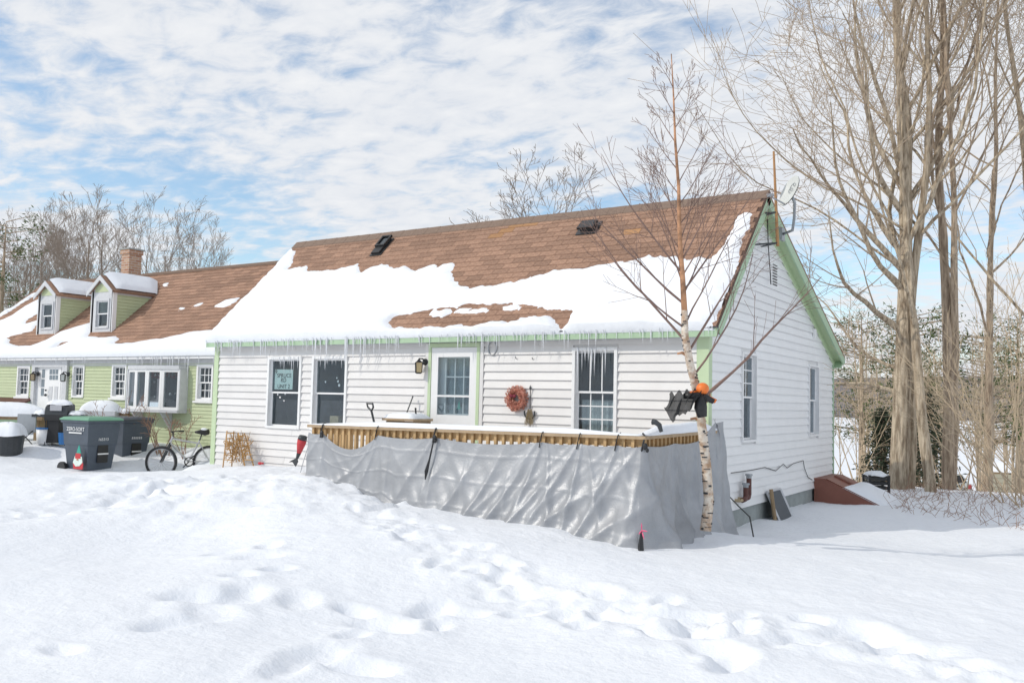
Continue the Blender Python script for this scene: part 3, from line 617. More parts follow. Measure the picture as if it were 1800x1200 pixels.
# ================================================================== things on the front wall
def wall_lantern(x, z, y=0., s=1., label='', group=None, glassm='lamp'):
    t = thing('wall_lantern', label, 'lantern', (x, y, z), group)
    MB().tube([(x+.05*s, y-.016, z+.07*s), (x+.05*s, y-.045, z+.07*s)], .055*s, 14).build('back_plate', 'dgrey', t)
    MB().tube([(x+.05*s, y-.03, z+.07*s), (x+.04*s, y-.1*s, z+.12*s), (x, y-.14*s, z+.12*s), (x, y-.14*s, z+.08*s)], .012*s, 8).build('arm', 'dgrey', t)
    MB().tube([(x, y-.14*s, z+.11*s), (x, y-.14*s, z+.075*s), (x, y-.14*s, z+.055*s)], [.015*s, .05*s, .085*s], 4).build('cap', 'black', t)
    MB().tube([(x, y-.14*s, z+.055*s), (x, y-.14*s, z-.11*s)], [.07*s, .058*s], 4).build('glass_body', glassm, t)
    c = MB()
    for k in range(4):
        a = k*math.pi/2; 
        dxy = np.array((math.cos(a), math.sin(a), 0)); c.tube([np.array((x, y-.14*s, z+.055*s))+dxy*.076*s, np.array((x, y-.14*s, z-.115*s))+dxy*.064*s], .007*s, 5)
    c.tube([(x, y-.14*s, z-.105*s), (x, y-.14*s, z-.125*s)], [.066*s, .05*s], 4); c.build('cage', 'black', t); return t
q = on(736, 643, 1, -.14); wall_lantern(q[0], q[2], 0, .98, 'black wall lantern with amber glass left of the green framed door')
# horseshoe
q = on(866.5, 612, 1, -.02); tag(MB().torus((q[0], -.03, q[2]), (1,0,0), (0,0,1.35), .075, .010, 20, 6, (math.pi/2+.55, math.pi/2+2*math.pi-.55)).build('horseshoe', 'grey'), 'grey horseshoe hung open end up right of door', 'horseshoe')
# wreath
q = on(908, 700, 1, -.06); wr = thing('wreath', 'fluffy coral pink flower wreath hung on white siding', 'wreath', (q[0], -.02, q[2]))
MB().torus((q[0], -.06, q[2]), (1,0,0), (0,0,1), .125, .03, 28, 8).build('ring', 'petal', wr)
pb = MB()
for i in range(1500):
    a = random.random()*6.283; b = random.random()*6.283; rb2 = .055*math.sqrt(random.random()); R_ = .125+rb2*math.cos(b); c_ = np.array((q[0]+R_*math.cos(a), -.06-rb2*math.sin(b), q[2]+R_*math.sin(a)))
    d_ = unit((math.cos(a)*math.cos(b)+random.uniform(-.6, .6), -math.sin(b)+random.uniform(-.6, .6), math.sin(a)*math.cos(b)+random.uniform(-.6, .6))); e_ = unit(np.cross(d_, (random.random(), random.random(), .3))); ln = random.uniform(.02, .042)
    pb.add([c_, c_+d_*ln*.6+e_*.012, c_+d_*ln, c_+d_*ln*.6-e_*.012], [(0,1,2,3)])
pb.build('petals', 'petal', wr, kind='stuff'); bw = MB()
for sx in (-1, 1): bw.ball((q[0]-.035+sx*.03, -.115, q[2]+.035), .032, (1, .5, .8))
bw.build('bow', 'wine', wr)
# hanging horseshoe ornament on a rod
q = on(932.5, 682, 1, -.04); z1 = on(932, 718, 1, -.04)[2]; z2 = on(931, 744, 1, -.04)[2]; ho = thing('wall_ornament', 'metal hook with horseshoe and straw bundle hanging beside wreath', 'ornament', (q[0], -.02, z2))
MB().tube([(q[0], -.04, q[2]), (q[0], -.04, z1)], .006).add([(q[0]-.02, -.045, q[2]), (q[0], -.045, q[2]+.05), (q[0]+.02, -.045, q[2]), (q[0], -.04, q[2]-.02)], [(0,1,2,3)]).build('hook', 'dgrey', ho)
MB().torus((q[0], -.05, z1-.06), (1,0,0), (0,0,1), .09, .011, 16, 6, (math.pi*.9, math.pi*2.1)).build('horseshoe', 'dgrey', ho)
sb_ = MB()
for i in range(60): a = random.uniform(-.05, .05); sb_.tube([(q[0]+a*.7, -.055+random.uniform(-.02, .02), z1-random.uniform(0, .06)), (q[0]+a*1.3+random.uniform(-.02, .02), -.06+random.uniform(-.02, .02), z1-random.uniform(.1, .26))], .004, 3)
sb_.build('straw_bundle', 'tan', ho, kind='stuff')
for (u, v) in ((908, 630), (937, 631)):
    q = on(u, v, 1, -.02); tag(MB().tube([(q[0], -.01, q[2]), (q[0], -.04, q[2]), (q[0], -.045, q[2]+.025)], .006, 6).build('wall_hook', 'dgrey'), 'small dark hook screwed into siding above the wreath', 'hook', 'hooks above the wreath')

# ================================================================== side wall things
def pipe(u, v0, v1, label, ub=None):
    a = on(u, v0, 0, .1); b = on(u, v1, 0, .1); t = thing('vent_pipe', label, 'pipe', (0.1, b[1], b[2]))
    MB().tube([(.1, a[1], a[2]-.04), (.1, b[1], b[2]), (.1, b[1]-.03, b[2]-.045), (.1, b[1]-.16, b[2]-.05)], .036, 10).build('riser', 'rust', t, smooth=True)
    MB().tube([(.1, a[1], a[2]-.05), (.1, a[1], a[2]-.015), (.1, a[1], a[2]-.01), (.1, a[1], a[2]+.012)], [.038, .04, .055, .05], 12).build('cap', 'grey', t)
    MB().tube([(.1, b[1]-.16, b[2]-.05), (.1, b[1]-.24, b[2]-.05), (.02, b[1]-.24, b[2]-.05)], .022, 8).build('fitting', 'tan', t)
pipe(1316.5, 834, 868, 'tall brown pipe with grey cap on house side wall'); pipe(1311, 850, 871, 'short brown pipe with grey cap beside the taller pipe')
# sash leaning against the foundation, with a post
a = on(1356, 905, 0, .12); b = on(1379, 895, 0, .12); zt = on(1366, 860, 0, .05)[2]
ls = thing('old_sash', 'old framed glass sash leaning on the concrete foundation', 'window sash', (.1, a[1], -.5))
X_ = [np.array((.26, a[1], -.55)), np.array((.26, b[1], -.55)), np.array((.05, b[1], zt)), np.array((.05, a[1], zt))]
fm = MB()
for i in range(4): fm.tube([X_[i], X_[(i+1) % 4]], .022, 4)
fm.build('frame', 'greywhite', ls); MB().add([*X_], [(0,1,2,3)]).build('pane', 'screen', ls)
q = on(1353, 880, 0, .1); tag(MB().tube([(.2, q[1]-.02, -.6), (.12, q[1], zt+.05)], .03, 6).build('wooden_post', 'oldwood'), 'short weathered post leaning beside the old sash', 'post')
# cable draped on the side wall
cab = [on(u, v, 0, .03) for u, v in [(1285,831),(1320,826),(1345,821),(1360,826),(1364,827),(1377,815),(1384,822),(1395,814),(1412,809),(1414,822),(1420,838),(1428,843)]]
tag(MB().tube(cab, .006, 4).build('cable', 'black'), 'thin black cable sagging along the lower side wall', 'cable')
cab = [on(u, v, 0, .04+.25*i) for i, (u, v) in enumerate([(1281,871),(1298,889),(1318,908),(1337,927)])]; tag(MB().tube([tuple(q) for q in cab[:3]]+[(cab[3][0]*.9, cab[3][1], gz(.6, cab[3][1])-.02)], .009, 5).build('loose_cable', 'black'), 'stiff black cable running from tarp down into the snow', 'cable')
# bulkhead cellar door
by0 = on(1429, 860, 0, 0)[1]; zt0 = on(1429, 842, 0, .0)[2]
tip = on(1548, 887, 1, by0); tx, tz = tip[0], min(tip[2], -.5); by1 = by0+1.35
bk = thing('bulkhead', 'red brown metal cellar bulkhead with sloped doors against side wall', 'bulkhead', (.6, by0+.6, -.5))
for yy in (by0, by1-.03): MB().prism([(.02, yy, -.8), (.02, yy, zt0), (.22, yy, zt0), (tx, yy, tz), (tx, yy, -.8)], (0, .03, 0)).build('cheek', 'bulk', bk)
dd_ = unit((tx-.22, 0, tz-zt0)); dn = np.array((-dd_[2], 0, dd_[0])); ln = math.hypot(tx-.22, tz-zt0)
for i in range(2):
    c_ = np.array((.22, by0+.03+(i+.5)*(by1-by0-.06)/2, zt0+.012))+dd_*ln/2; d_o = MB().obox(c_, (dd_, (0,1,0), dn), (ln/2, (by1-by0-.06)/4-.01, .014)).build('door_leaf', 'bulk', bk)
    MB().obox(c_+dn*.03-np.array((0, (by1-by0)/4-.06, 0))*(1 if i else -1), (dd_, (0,1,0), dn), (ln/2, .02, .016)).build('rib', 'bulk', d_o)
MB().box(.0, .225, by0-.01, by1+.01, zt0, zt0+.025).build('header', 'bulk', bk)
def sheet_snow(name, pts_fn, nu, nv, label):
    vs = []; fs = []
    for i in range(nu+1):
        for j in range(nv+1): vs.append(pts_fn(i/nu, j/nv))
    for i in range(nu):
        for j in range(nv): a_ = i*(nv+1)+j; fs.append((a_, a_+nv+1, a_+nv+2, a_+1))
    return tag(MB().add(vs, fs).build(name, 'roofsnow', smooth=True), label, 'snow', kind='stuff')
def bsn(a, b):
    s_ = .30+a*.85; e = min(1, max(0, min(a*3.5, (1-a)*2.5, b*5, (1-b)*4)))**.6; p = np.array((.22, by0+.035+b*(by1-by0+.1), zt0))+dd_*ln*s_
    return p+dn*(.008+.12*e+.03*e*vnoise(np.array([a*5]), np.array([b*5]))[0])
sheet_snow('bulkhead_snow', bsn, 24, 20, 'snow lying on the sloped doors of the brown bulkhead')

# mast and satellite dish on the gable
mb0 = on(1367, 433, 0, .34); mt = on(1360, 266, 0, .34)
ms = thing('antenna_mast', 'rusty brown antenna pole clamped to the gable end', 'mast', (.34, mb0[1], mb0[2]))
MB().tube([mb0, mt], [.026, .016], 8).build('pole', 'mast', ms)
for (u, v) in ((1364, 373), (1366, 427)):
    q = on(u, v, 0, .34); br_ = MB().tube([q, (.02, q[1]-.12, q[2]-.02)], .014, 5).tube([q, (.02, q[1]+.3, q[2]+.02)], .014, 5); br_.build('bracket', 'dgrey', ms)
cw = [on(u, v, 0, .05) for u, v in [(1349,375),(1350,420),(1352,455),(1354,480),(1355,500)]]; tag(MB().tube(cw, .008, 4).build('antenna_cable', 'black'), 'black cable hanging from mast down the gable to vent', 'cable')
ctr = on(1387, 335, 0, .55); fd = unit((-.55, -.70, .38)); uu = unit(np.cross((0,0,1), fd)); ww = np.cross(fd, uu)
ds = thing('satellite_dish', 'grey satellite dish on a curved arm at the roof gable', 'satellite dish', on(1383, 420, 0, .3))
vs = [ctr-fd*.055]; fs = []
for r_i in range(1, 5):
    for k in range(28):
        a = 2*math.pi*k/28; r_ = r_i/4; vs.append(ctr+uu*.19*r_*math.cos(a)+ww*.25*r_*math.sin(a)+fd*(-.055+.055*r_*r_))
for k in range(28): fs.append((0, 1+k, 1+(k+1) % 28))
for r_i in range(3):
    for k in range(28): fs.append((1+r_i*28+k, 1+(r_i+1)*28+k, 1+(r_i+1)*28+(k+1) % 28, 1+r_i*28+(k+1) % 28))
nv = len(vs); vs2 = [v-fd*.012 for v in vs]
MB().add(vs+vs2, fs+[tuple(nv+i for i in f[::-1]) for f in fs]).build('reflector', 'dish', ds, smooth=True)
for r_, o_ in ((.04, .05), (.06, .0), (.04, -.05)): MB().torus(ctr+ww*(.08+o_)+uu*o_*.6-fd*.035, uu, ww, r_, .004, 18, 4, (.3, 5.2)).build('emblem_stroke', 'grey', ds)
ft = on(1375, 412, 0, .22); arm = [ctr-fd*.07-ww*.05, ctr-fd*.16-ww*.12, on(1396, 385, 0, .5), on(1393, 405, 0, .42), ft]
MB().tube(arm, .022, 8).build('arm', 'grey', ds, smooth=True); MB().obox(ft, ((1,0,0), (0,1,0), (0,0,1)), (.02, .08, .1)).build('mount_plate', 'grey', ds)
lnb = ctr+fd*.3-ww*.24; MB().tube([ctr-ww*.22-fd*.03, lnb], .012, 6).tube([lnb, lnb-fd*.09+ww*.05], [.03, .022], 8).build('feed_horn', 'grey', ds)

# ================================================================== DECK, rail, tarp
RL = np.array((-4.83, DY, .80)); RC = np.array((.13, DY, .845)); RW = np.array((.12, -.03, .872))
deck = thing('deck', 'low timber deck with baluster railing in front of the white house', 'deck', (-2.4, -1.2, -.3))
def rail_pt(s):           # s along front then side (metres)
    Lf = RC[0]-RL[0]
    if s <= Lf: return RL+(RC-RL)*s/Lf, np.array((0., -1, 0)), np.array((1., 0, 0))
    t = (s-Lf)/(RW[1]-RC[1]); return RC+(RW-RC)*t, np.array((1., 0, 0)), np.array((0, 1., 0))
LF = RC[0]-RL[0]; LS = RW[1]-RC[1]; LT = LF+LS
def beam(a, b, w, h, up=(0,0,1)):
    a = np.array(a, float); b = np.array(b, float); d = unit(b-a); s_ = unit(np.cross(d, up)); u_ = np.cross(s_, d)
    return MB().obox((a+b)/2, (d, s_, u_), (np.linalg.norm(b-a)/2, w/2, h/2))
Z3 = np.array((0, 0, 1.))
beam(RL+(-.03, 0, 0), RC+(.07, 0, 0), .14, .035).build('rail_cap', 'wood2', deck); beam(RC+(0, .072, .001), RW, .14, .035).build('rail_cap', 'wood2', deck)
beam(RL-Z3*.06+(0, .02, 0), RC-Z3*.06+(0, .02, 0), .035, .085).build('top_rail', 'wood', deck); beam(RC-Z3*.06+(-.02, .04, 0), RW-Z3*.06+(-.02, 0, 0), .035, .085).build('top_rail', 'wood', deck)
beam(RL-Z3*.78+(0, .02, 0), RC-Z3*.82+(0, .02, 0), .035, .085).build('bottom_rail', 'wood', deck); beam(RC-Z3*.82+(-.02, .04, 0), RW-Z3*.82+(-.02, 0, 0), .035, .085).build('bottom_rail', 'wood', deck)
s_ = .05
while s_ < LT-.04:
    p, n_o, al = rail_pt(s_)
    if abs(s_-LF) > .05: MB().obox(p+n_o*.016-Z3*.445, (al, n_o, Z3), (.018, .018, .425)).build('baluster', 'wood', deck)
    s_ += .112
for s_ in (0.045, 1.3, 2.55, 3.8, LF-.02, LF+1.1, LT-.06):
    p, n_o, al = rail_pt(s_); MB().obox(p-n_o*.035-Z3*.62, (al, n_o, Z3), (.045, .032, .60)).build('post', 'wood', deck)
# left end rail back to the wall
RWL = np.array((RL[0], -.03, .82)); beam(RL+(0, .072, .001), RWL, .14, .034).build('rail_cap', 'wood2', deck)
for i in range(int(2.1/.112)):
    MB().obox(RL+(0.0, .12+i*.112, -.44), ((1,0,0), (0,1,0), (0,0,1)), (.018, .018, .42)).build('baluster', 'wood', deck)
for i in range(15): y0_ = DY+.03+i*.15; MB().box(RL[0], .1, y0_, y0_+.14, -.115, -.08).build('floor_board', 'wood2', deck)
# snow loaf on the rail
def loaf(s0, s1, name, label, amp, fn):
    n = int((s1-s0)/.05); vs = []; fs = []; m_ = 9
    for i in range(n+1):
        p, n_o, al = fn(s0+(s1-s0)*i/n); e = min(1, 4*min(i, n-i)/n+.2)
        h = (amp*(.55+.9*(vnoise(np.array([(s0+i*.05)*1.4]), np.array([.5]))[0]+.5))+.02)*e; w = .075+.015*vnoise(np.array([i*.21]), np.array([7.]))[0]
        for k in range(m_):
            a = math.pi*k/(m_-1); vs.append(p+n_o*w*math.cos(a)*(1 if k not in (0, m_-1) else .9)+Z3*(.019+h*math.sin(a)**.6))
    for i in range(n):
        for k in range(m_-1): a = i*m_+k; fs.append((a, a+m_, a+m_+1, a+1))
    return tag(MB().add(vs, fs).build(name, 'roofsnow', smooth=True), label, 'snow', kind='stuff')
loaf(0, LF+.05, 'rail_snow', 'ridge of snow along the front rail cap of the deck', .038, rail_pt)
loaf(LF-.02, LT-.05, 'rail_snow', 'ridge of snow along the side rail cap next to birch', .085, rail_pt)
# snow heaped on the deck floor
def dsn(a, b):
    x = RL[0]+.08+a*4.9; y = DY+.12+b*2.2; e = min(1, 8*min(a+.02, 1-a+.02, b+.05, 1.05-b))
    return (x, y, -.08+e*(.16+.14*fbm(np.array([x*.9]), np.array([y*.9]), 3)[0]))
sheet_snow('deck_snow', dsn, 60, 26, 'deep snow covering the deck floor behind the railing')
# tarp: hangs from ties below the rail cap
ties_px = [(572, 760), (668, 768), (770, 772), (957, 786), (1023, 787), (1090, 789)]
tie_s = [on(u, v, 1, DY-.03)[0]-RL[0] for u, v in ties_px]; TIES = [0.02]+tie_s+[LF, LF+.75, LF+1.5, LT+.12]
SAG = [.02, .20, .03, .05, .02, .02, .02, .02, .02, .02, .02]
GZC = {}
def right_(s): return 1/(1+math.exp(-(s-2.3)*2.2))
def tarp_pt(s, t):
    sc_ = min(s, LT); p, n_o, al = rail_pt(min(max(sc_, 0), LT))
    if s > LT: p = p+al*(s-LT)
    # rounded corner
    cb = math.exp(-((s-LF)/.10)**2); nrm_ = unit(n_o+cb*np.array((1., -1, 0))*.9) if cb > .05 else n_o
    k = max([0]+[i for i in range(len(TIES)) if TIES[i] <= s+1e-6])
    k = min(k, len(TIES)-2); f = min(1, max(0, (s-TIES[k])/(TIES[k+1]-TIES[k]))); sag = SAG[k]*4*f*(1-f)
    ztop = p[2]-.09-sag
    if s > LF+1.55: ztop += .0+.22*min(1, (s-LF-1.55)/.5)
    base = p+nrm_*.05; fl = t**1.5
    # folds fan out from the ties, slanting down to the left on the front
    dsp = 0.
    for i, tk in enumerate(TIES):
        ph = math.atan2((s-tk)+.28*t*(1 if s < LF else -.3), t+.12); w = math.exp(-(ph/.75)**2)
        dsp += (.03+.025*right_(s))*w*((1-abs(math.sin(ph*(5.5+i % 3)+i*1.7)))**1.6-.25)*(.3+t)
    right = 1/(1+math.exp(-(s-2.3)*2.2))
    fo = (s+.75*t)*6.6+1.3*math.sin(s*2.1)+.5*math.sin(t*3+s); dsp += right*.085*(t**.8)*((1-abs(math.sin(fo)))**1.4-.3)+(1-right)*.045*t*((1-abs(math.sin((s-.3*t)*2.6+.8)))**1.5-.3)+.006*math.sin((s*1.0-.35*t)*31+2*math.sin(s*3+t*4))*t
    dsp += .05*float(fbm(np.array([s*1.2]), np.array([t*1.0+5]), 2)[0])*t+.004*float(fbm(np.array([s*6]), np.array([t*6]), 3)[0])*(.3+t)
    dsp += .006*(math.exp(-(((s+.1) % .62-.31)/.014)**2)+math.exp(-((t*1.1 % .37-.18)/.014)**2))
    out_ = .02+.22*fl*(.25+.75*right)+max(dsp, -.04-.15*fl)
    q = base+nrm_*out_
    kq = round(s, 2)
    if kq not in GZC: b_ = base+nrm_*.22; GZC[kq] = gz(b_[0], b_[1])-.09
    zb = GZC[kq]
    z = ztop+(zb-ztop)*t
    return np.array((q[0], q[1], z))
tv = []; NS, NT = 400, 56; smax = LT+.10
for i in range(NS+1):
    for j in range(NT+1): tv.append(tarp_pt(smax*i/NS, j/NT))
tf = [(i*(NT+1)+j, (i+1)*(NT+1)+j, (i+1)*(NT+1)+j+1, i*(NT+1)+j+1) for i in range(NS) for j in range(NT)]
tag(MB().add(tv, tf).build('tarp', 'tarp', smooth=True), 'wrinkled silver grey tarp tied around the deck railing', 'tarp')
# loose flap at house corner
fl_v = []; top_ = on(1261, 733, 0, .2)
for i in range(25):
    for j in range(31):
        a = i/24; t = j/30; wv = (1-(1-t)**1.6)
        y = -.32+(.05+.62*wv)*a+.22*(1-t)*(.5); x = .17+.14*math.sin(a*9+t*2.5)*(.2+.5*t)*.5+.10*t+.04*math.sin(a*23+3*t)*t+.05*float(fbm(np.array([a*3]), np.array([t*4]), 3)[0])
        zt_ = top_[2]-.25*abs(a-.45)*(1 if a > .45 else 1.3)
        fl_v.append((x, y, zt_+(gz(.3, y)-.08-zt_)*t))
tag(MB().add(fl_v, [(i*31+j, (i+1)*31+j, (i+1)*31+j+1, i*31+j+1) for i in range(24) for j in range(30)]).build('tarp_flap', 'tarp', smooth=True), 'loose crumpled end of silver tarp bunched at the house corner', 'tarp')
for i, (u, v) in enumerate(ties_px+[(1139, 790)]):
    s_ = tie_s[i] if i < len(tie_s) else LF; p, n_o, al = rail_pt(s_); n_o = n_o if i < len(tie_s) else unit((1, -1, 0))
    big = i in (0, 2, 6); t = thing('bungee_tie', ['black tie with large knot over the rail of the deck', 'thin black tie cord looped over the deck rail'][0 if big else 1], 'tie cord', p, 'knotted bungee ties' if big else 'thin tie cords')
    c = MB().tube([p+n_o*.02+Z3*.045, p+n_o*.085+Z3*.02, p+n_o*.09-Z3*.06-al*.02, p+n_o*.085-Z3*.15-al*.04], .007 if not big else .011, 5).build('cord', 'black', t)
    if big: MB().ball(p+n_o*.1-Z3*.09, .03, (1, .8, 1.3), 8, 5).ball(p+n_o*.11-Z3*.13+al*.02, .02, (1, 1, 1.2), 8, 5).build('knot', 'black', t)
    if i == 2: MB().tube([p+n_o*.12-Z3*.13, p+n_o*.15-Z3*.35-al*.03, p+n_o*.17-Z3*.5-al*.06, p+n_o*.2-Z3*.6-al*.05], [.01, .012, .025, .006], 5).build('strap', 'black', t)
q = tarp_pt(LF-.02, .8)+np.array((.05, -.05, 0)); rb = thing('ribbon_strap', 'black strap with pink ribbon at the tarp corner near snow', 'strap', q)
MB().tube([q+(0, 0, .05), q+(.0, -.02, -.1), q+(.02, -.03, -.24)], [.012, .03, .035], 6).build('strap', 'black', rb)
pr = MB()
for a in (0, 1.9, 3.6, 5): d = np.array((math.cos(a)*.6+.3, -.3, math.sin(a))); pr.tube([q+Z3*.06, q+Z3*.06+d*.05, q+Z3*.06+d*.085], [.004, .008, .002], 4)
pr.build('ribbon', 'pink', rb)

# things standing on the deck
def on_deck(u, v, y): return on(u, v, 1, y)
p0 = on_deck(660, 752, -.9); p1 = on_deck(653, 722, -.9); p2 = on_deck(652, 709, -.9)
sh = thing('snow_shovel', 'dark shovel with D grip handle standing in deck snow', 'shovel', (p0[0], -.9, .1)); d = unit(p1-p0); sd_ = np.array((1., 0, 0))
MB().tube([p0-d*.6, p0, p1], .017, 8).build('shaft', 'dgrey', sh); MB().tube([p1, p1+sd_*.055+d*.06, p1+sd_*.06+d*.12, p1-sd_*.06+d*.12, p1-sd_*.055+d*.06, p1], .015, 7).build('grip', 'dgrey', sh)
MB().obox(p0-d*.72, (sd_, np.cross(sd_, d), d), (.2, .01, .16)).build('blade', 'dgrey', sh)
for (a, b, r_, lab, m_, y_) in (((712, 733), (725.5, 697), .011, 'grey broom handle leaning on siding beside the lantern', 'dgrey', -.25), ((732, 752), (730.5, 718), .013, 'short black pole upright at the corner of wooden box', 'black', -.55)):
    qa = on_deck(*a, y_); qb = on_deck(*b, y_-(-.15 if y_ == -.25 else 0)); dd2 = unit(qa-qb); tag(MB().tube([qa+dd2*.7, qa, qb], r_, 7).ball(qb, r_*1.3, (1,1,1), 8, 5).build('tool_handle', m_), lab, 'pole')
b0, b1 = on_deck(680, 745, -.7), on_deck(728, 745, -.7); zt = on_deck(700, 739, -.7)[2]
bx = thing('wooden_box', 'weathered wooden box topped with snow left of the door', 'box', ((b0[0]+b1[0])/2, -.5, 0))
for i in range(4): MB().box(b0[0], b1[0], -.72, -.70, zt-.5+i*.125, zt-.38+i*.125).build('plank', 'oldwood', bx)
MB().box(b0[0], b0[0]+.02, -.7, -.3, zt-.5, zt).box(b1[0]-.02, b1[0], -.7, -.3, zt-.5, zt).build('side', 'oldwood', bx); MB().box(b0[0]-.05, b1[0]+.03, -.76, -.28, zt, zt+.035).build('lid', 'wood2', bx)
def bxs(a, b): e = min(1, 5*min(a, 1-a, b, 1-b)); return (b0[0]-.04+a*(b1[0]-b0[0]+.05), -.76+b*.47, zt+.034+.085*e**.5+.02*vnoise(np.array([a*4]), np.array([b*3]))[0]*e)
sheet_snow('box_snow', bxs, 14, 10, 'cap of snow on the wooden box lid')
q = on(1147, 741, 1, DY); q2 = on(1159, 747, 1, DY); tag(MB().tube([q, q+(q2-q)*.4+(0,0,.01), q2, q2+(q2-q)*.3-(0,0,.06)], [.035, .03, .028, .02], 7).build('driftwood', 'dgrey'), 'short dark stub of wood poking from the rail snow', 'wood')

# ================================================================== GREEN HOUSE
GY, GOV, GZE, GSL, GDD = 1.2, .2, 2.08, .9, 2.6
GX0, GX1 = -22.4, -9.82; GZR = GZE+GSL*GDD; GRY = GY-GOV+GDD
gh = thing('green_house', 'lime green house with two dormers and brown roof beside the white house', 'house', (-16, 3.5, -.2))
def gx(u, v=670): return on(u, v, 1, GY)[0]
def gzz(u, v): return on(u, v, 1, GY)[2]
def gw(ul, ur, vt, vb): um = (ul+ur)/2; return (gx(ul, (vt+vb)/2), gx(ur, (vt+vb)/2), gzz(um, vb), gzz(um, vt))
gws = [gw(31, 53, 643, 696.5), gw(128.3, 149, 641, 698.5), gw(197.5, 223, 640.5, 699), gw(346.5, 375.5, 640.5, 704)]
ent = gw(59, 121, 634, 720); ent = (ent[0], ent[1], -.1, ent[3]); bow = gw(237, 331, 645, 724)
opens = gws+[ent, bow]
gb = MB(); wall_pieces(GX0, GX1-.0, -.4, GZE-.05, opens, lambda a, b, p, q: gb.box(a, b, GY+.012, GY+.12, p, q)); gb.build('front_wall', 'gsid', gh)
sd2 = MB(); z = -.3; e3 = .0765
while z < GZE-.2:
    for a, b in segs(GX0, GX1, z, z+e3, opens): sd2.prism([(a, GY-.019, z), (a, GY-.002, z+e3+.003), (a, GY+.011, z+e3+.003), (a, GY+.011, z)], (b-a, 0, 0))
    z += e3
sd2.build('siding', 'gsid', gh, kind='stuff')
MB().box(GX0, GX1, GY-.016, GY+.011, GZE-.27, GZE-.12).build('frieze_board', 'greywhite', gh)
MB().box(GX0-.2, GX1, GY-GOV, GY-GOV+.03, GZE-.13, GZE-.01).build('fascia', 'white', gh); MB().box(GX0-.2, GX1, GY-GOV+.03, GY+.02, GZE-.12, GZE-.1).build('soffit', 'greywhite', gh)
for xx in (GX0,): MB().prism([(xx, GY, -.4), (xx, GRY*2-GY, -.4), (xx, GRY*2-GY, GZE-.1), (xx, GRY, GZR-.15), (xx, GY, GZE-.1)], (.1, 0, 0)).build('end_wall', 'gsid', gh)
MB().prism([(GX1, GY, GZE-.1), (GX1, GRY*2-GY, GZE-.1), (GX1, GRY, GZR-.1)], (-.1, 0, 0)).build('end_wall', 'gsid', gh)
slab(GY-GOV, GZE, GRY, GZR, .04, GX0-.2, GX1).build('roof_deck', 'rdeck', gh); slab(2*GRY-GY+GOV, GZE, GRY, GZR, .04, GX0-.2, GX1).build('rear_roof', 'shingle', gh)
MB().box(GX0-.21, GX1, GRY-.1, GRY+.1, GZR-.05, GZR+.02).build('ridge_cap', 'ridge', gh)
gt = unit((0, 1, GSL)); gn = unit((0, -GSL, 1)); GSLEN = math.hypot(GDD, GZR-GZE); mbt = MB(); rows = 26; te = GSLEN/rows
for j in range(rows):
    x = GX0-.2-(j % 2)*.15-random.random()*.04
    while x < GX1:
        a, b = max(x, GX0-.2), min(x+.3, GX1)
        if b-a > .04:
            o_ = np.array((a, GY-GOV, GZE))+gt*j*te; P = lambda X, s_, h: o_+np.array((X, 0, 0))+gt*s_+gn*h; w = b-a-.005
            mbt.add([P(0, 0, .02), P(w, 0, .02), P(w, te+.015, .008), P(0, te+.015, .008), P(0, 0, 0), P(w, 0, 0)], [(0,1,2,3), (0,4,5,1)])
        x += .3
mbt.build('shingles', 'shingle', gh, kind='stuff')
for i, r in enumerate(gws):
    window(gh, r, 'y', GY, -1, fw=.05, proj=.03, grid_up=(3,2), grid_lo=(3,2), frame_m='white', sill=i != 1, room=.6)
# entry
en = MB().box(ent[0], ent[0]+.14, GY-.07, GY+.1, -.1, ent[3]).box(ent[1]-.2, ent[1], GY-.07, GY+.1, -.1, ent[3]).box(ent[0]+.14, ent[1]-.2, GY-.07, GY+.1, ent[3]-.16, ent[3]).box(ent[0]-.1, ent[1]+.06, GY-.16, GY-.0, ent[3]+.002, ent[3]+.08).build('entry_surround', 'greywhite', gh)
ex0, ex1 = gx(83), gx(106.5); ez1 = gzz(95, 642)
gd = MB().box(ex0, ex1, GY+.0, GY+.05, -.1, ez1).build('door', 'white', gh)
MB().box(ent[0]+.14, ex0-.003, GY+.01, GY+.05, -.1, ent[3]-.16).box(ex1+.003, ent[1]-.2, GY+.01, GY+.05, -.1, ent[3]-.16).box(ex0-.003, ex1+.003, GY+.012, GY+.05, ez1+.002, ent[3]-.16).build('side_panel', 'white', en)
for (ua, ub, va, vb) in ((73.5, 78.5, 649, 664), (72.5, 77.5, 666, 680), (71.5, 76.5, 682, 695.5)): r = gw(ua, ub, va, vb); MB().box(r[0], r[1], GY+.004, GY+.009, r[2], r[3]).build('sidelight_pane', 'room', en)
for i in range(3):
    for j in range(2): u0 = 87.5+i*5.3-.3*j; r = gw(u0, u0+4.2, 649.3+j*9.8, 657.5+j*9.8); MB().box(r[0], r[1], GY-.006, GY-.001, r[2], r[3]).build('door_pane', 'room', gd)
for i in range(2): r = gw(86+i*9.5, 92+i*9.5, 679, 704); MB().box(r[0], r[1], GY-.008, GY-.001, r[2], r[3]).build('door_panel', 'greywhite', gd)
q = on(80, 694, 1, GY-.05); MB().ball(q, .035).ball(q+Z3*.12, .025).build('door_knob', 'dgrey', gd)
q = on(110, 662, 1, GY-.2); wall_lantern(q[0], q[2], GY-.055, .95, 'black wall lantern with clear glass right of the white entry door', None, 'dish'); q = on(53, 661, 1, GY-.2); wall_lantern(q[0], q[2], GY, .95, 'tarnished brass wall lantern left of the white entry door', None, 'tan')
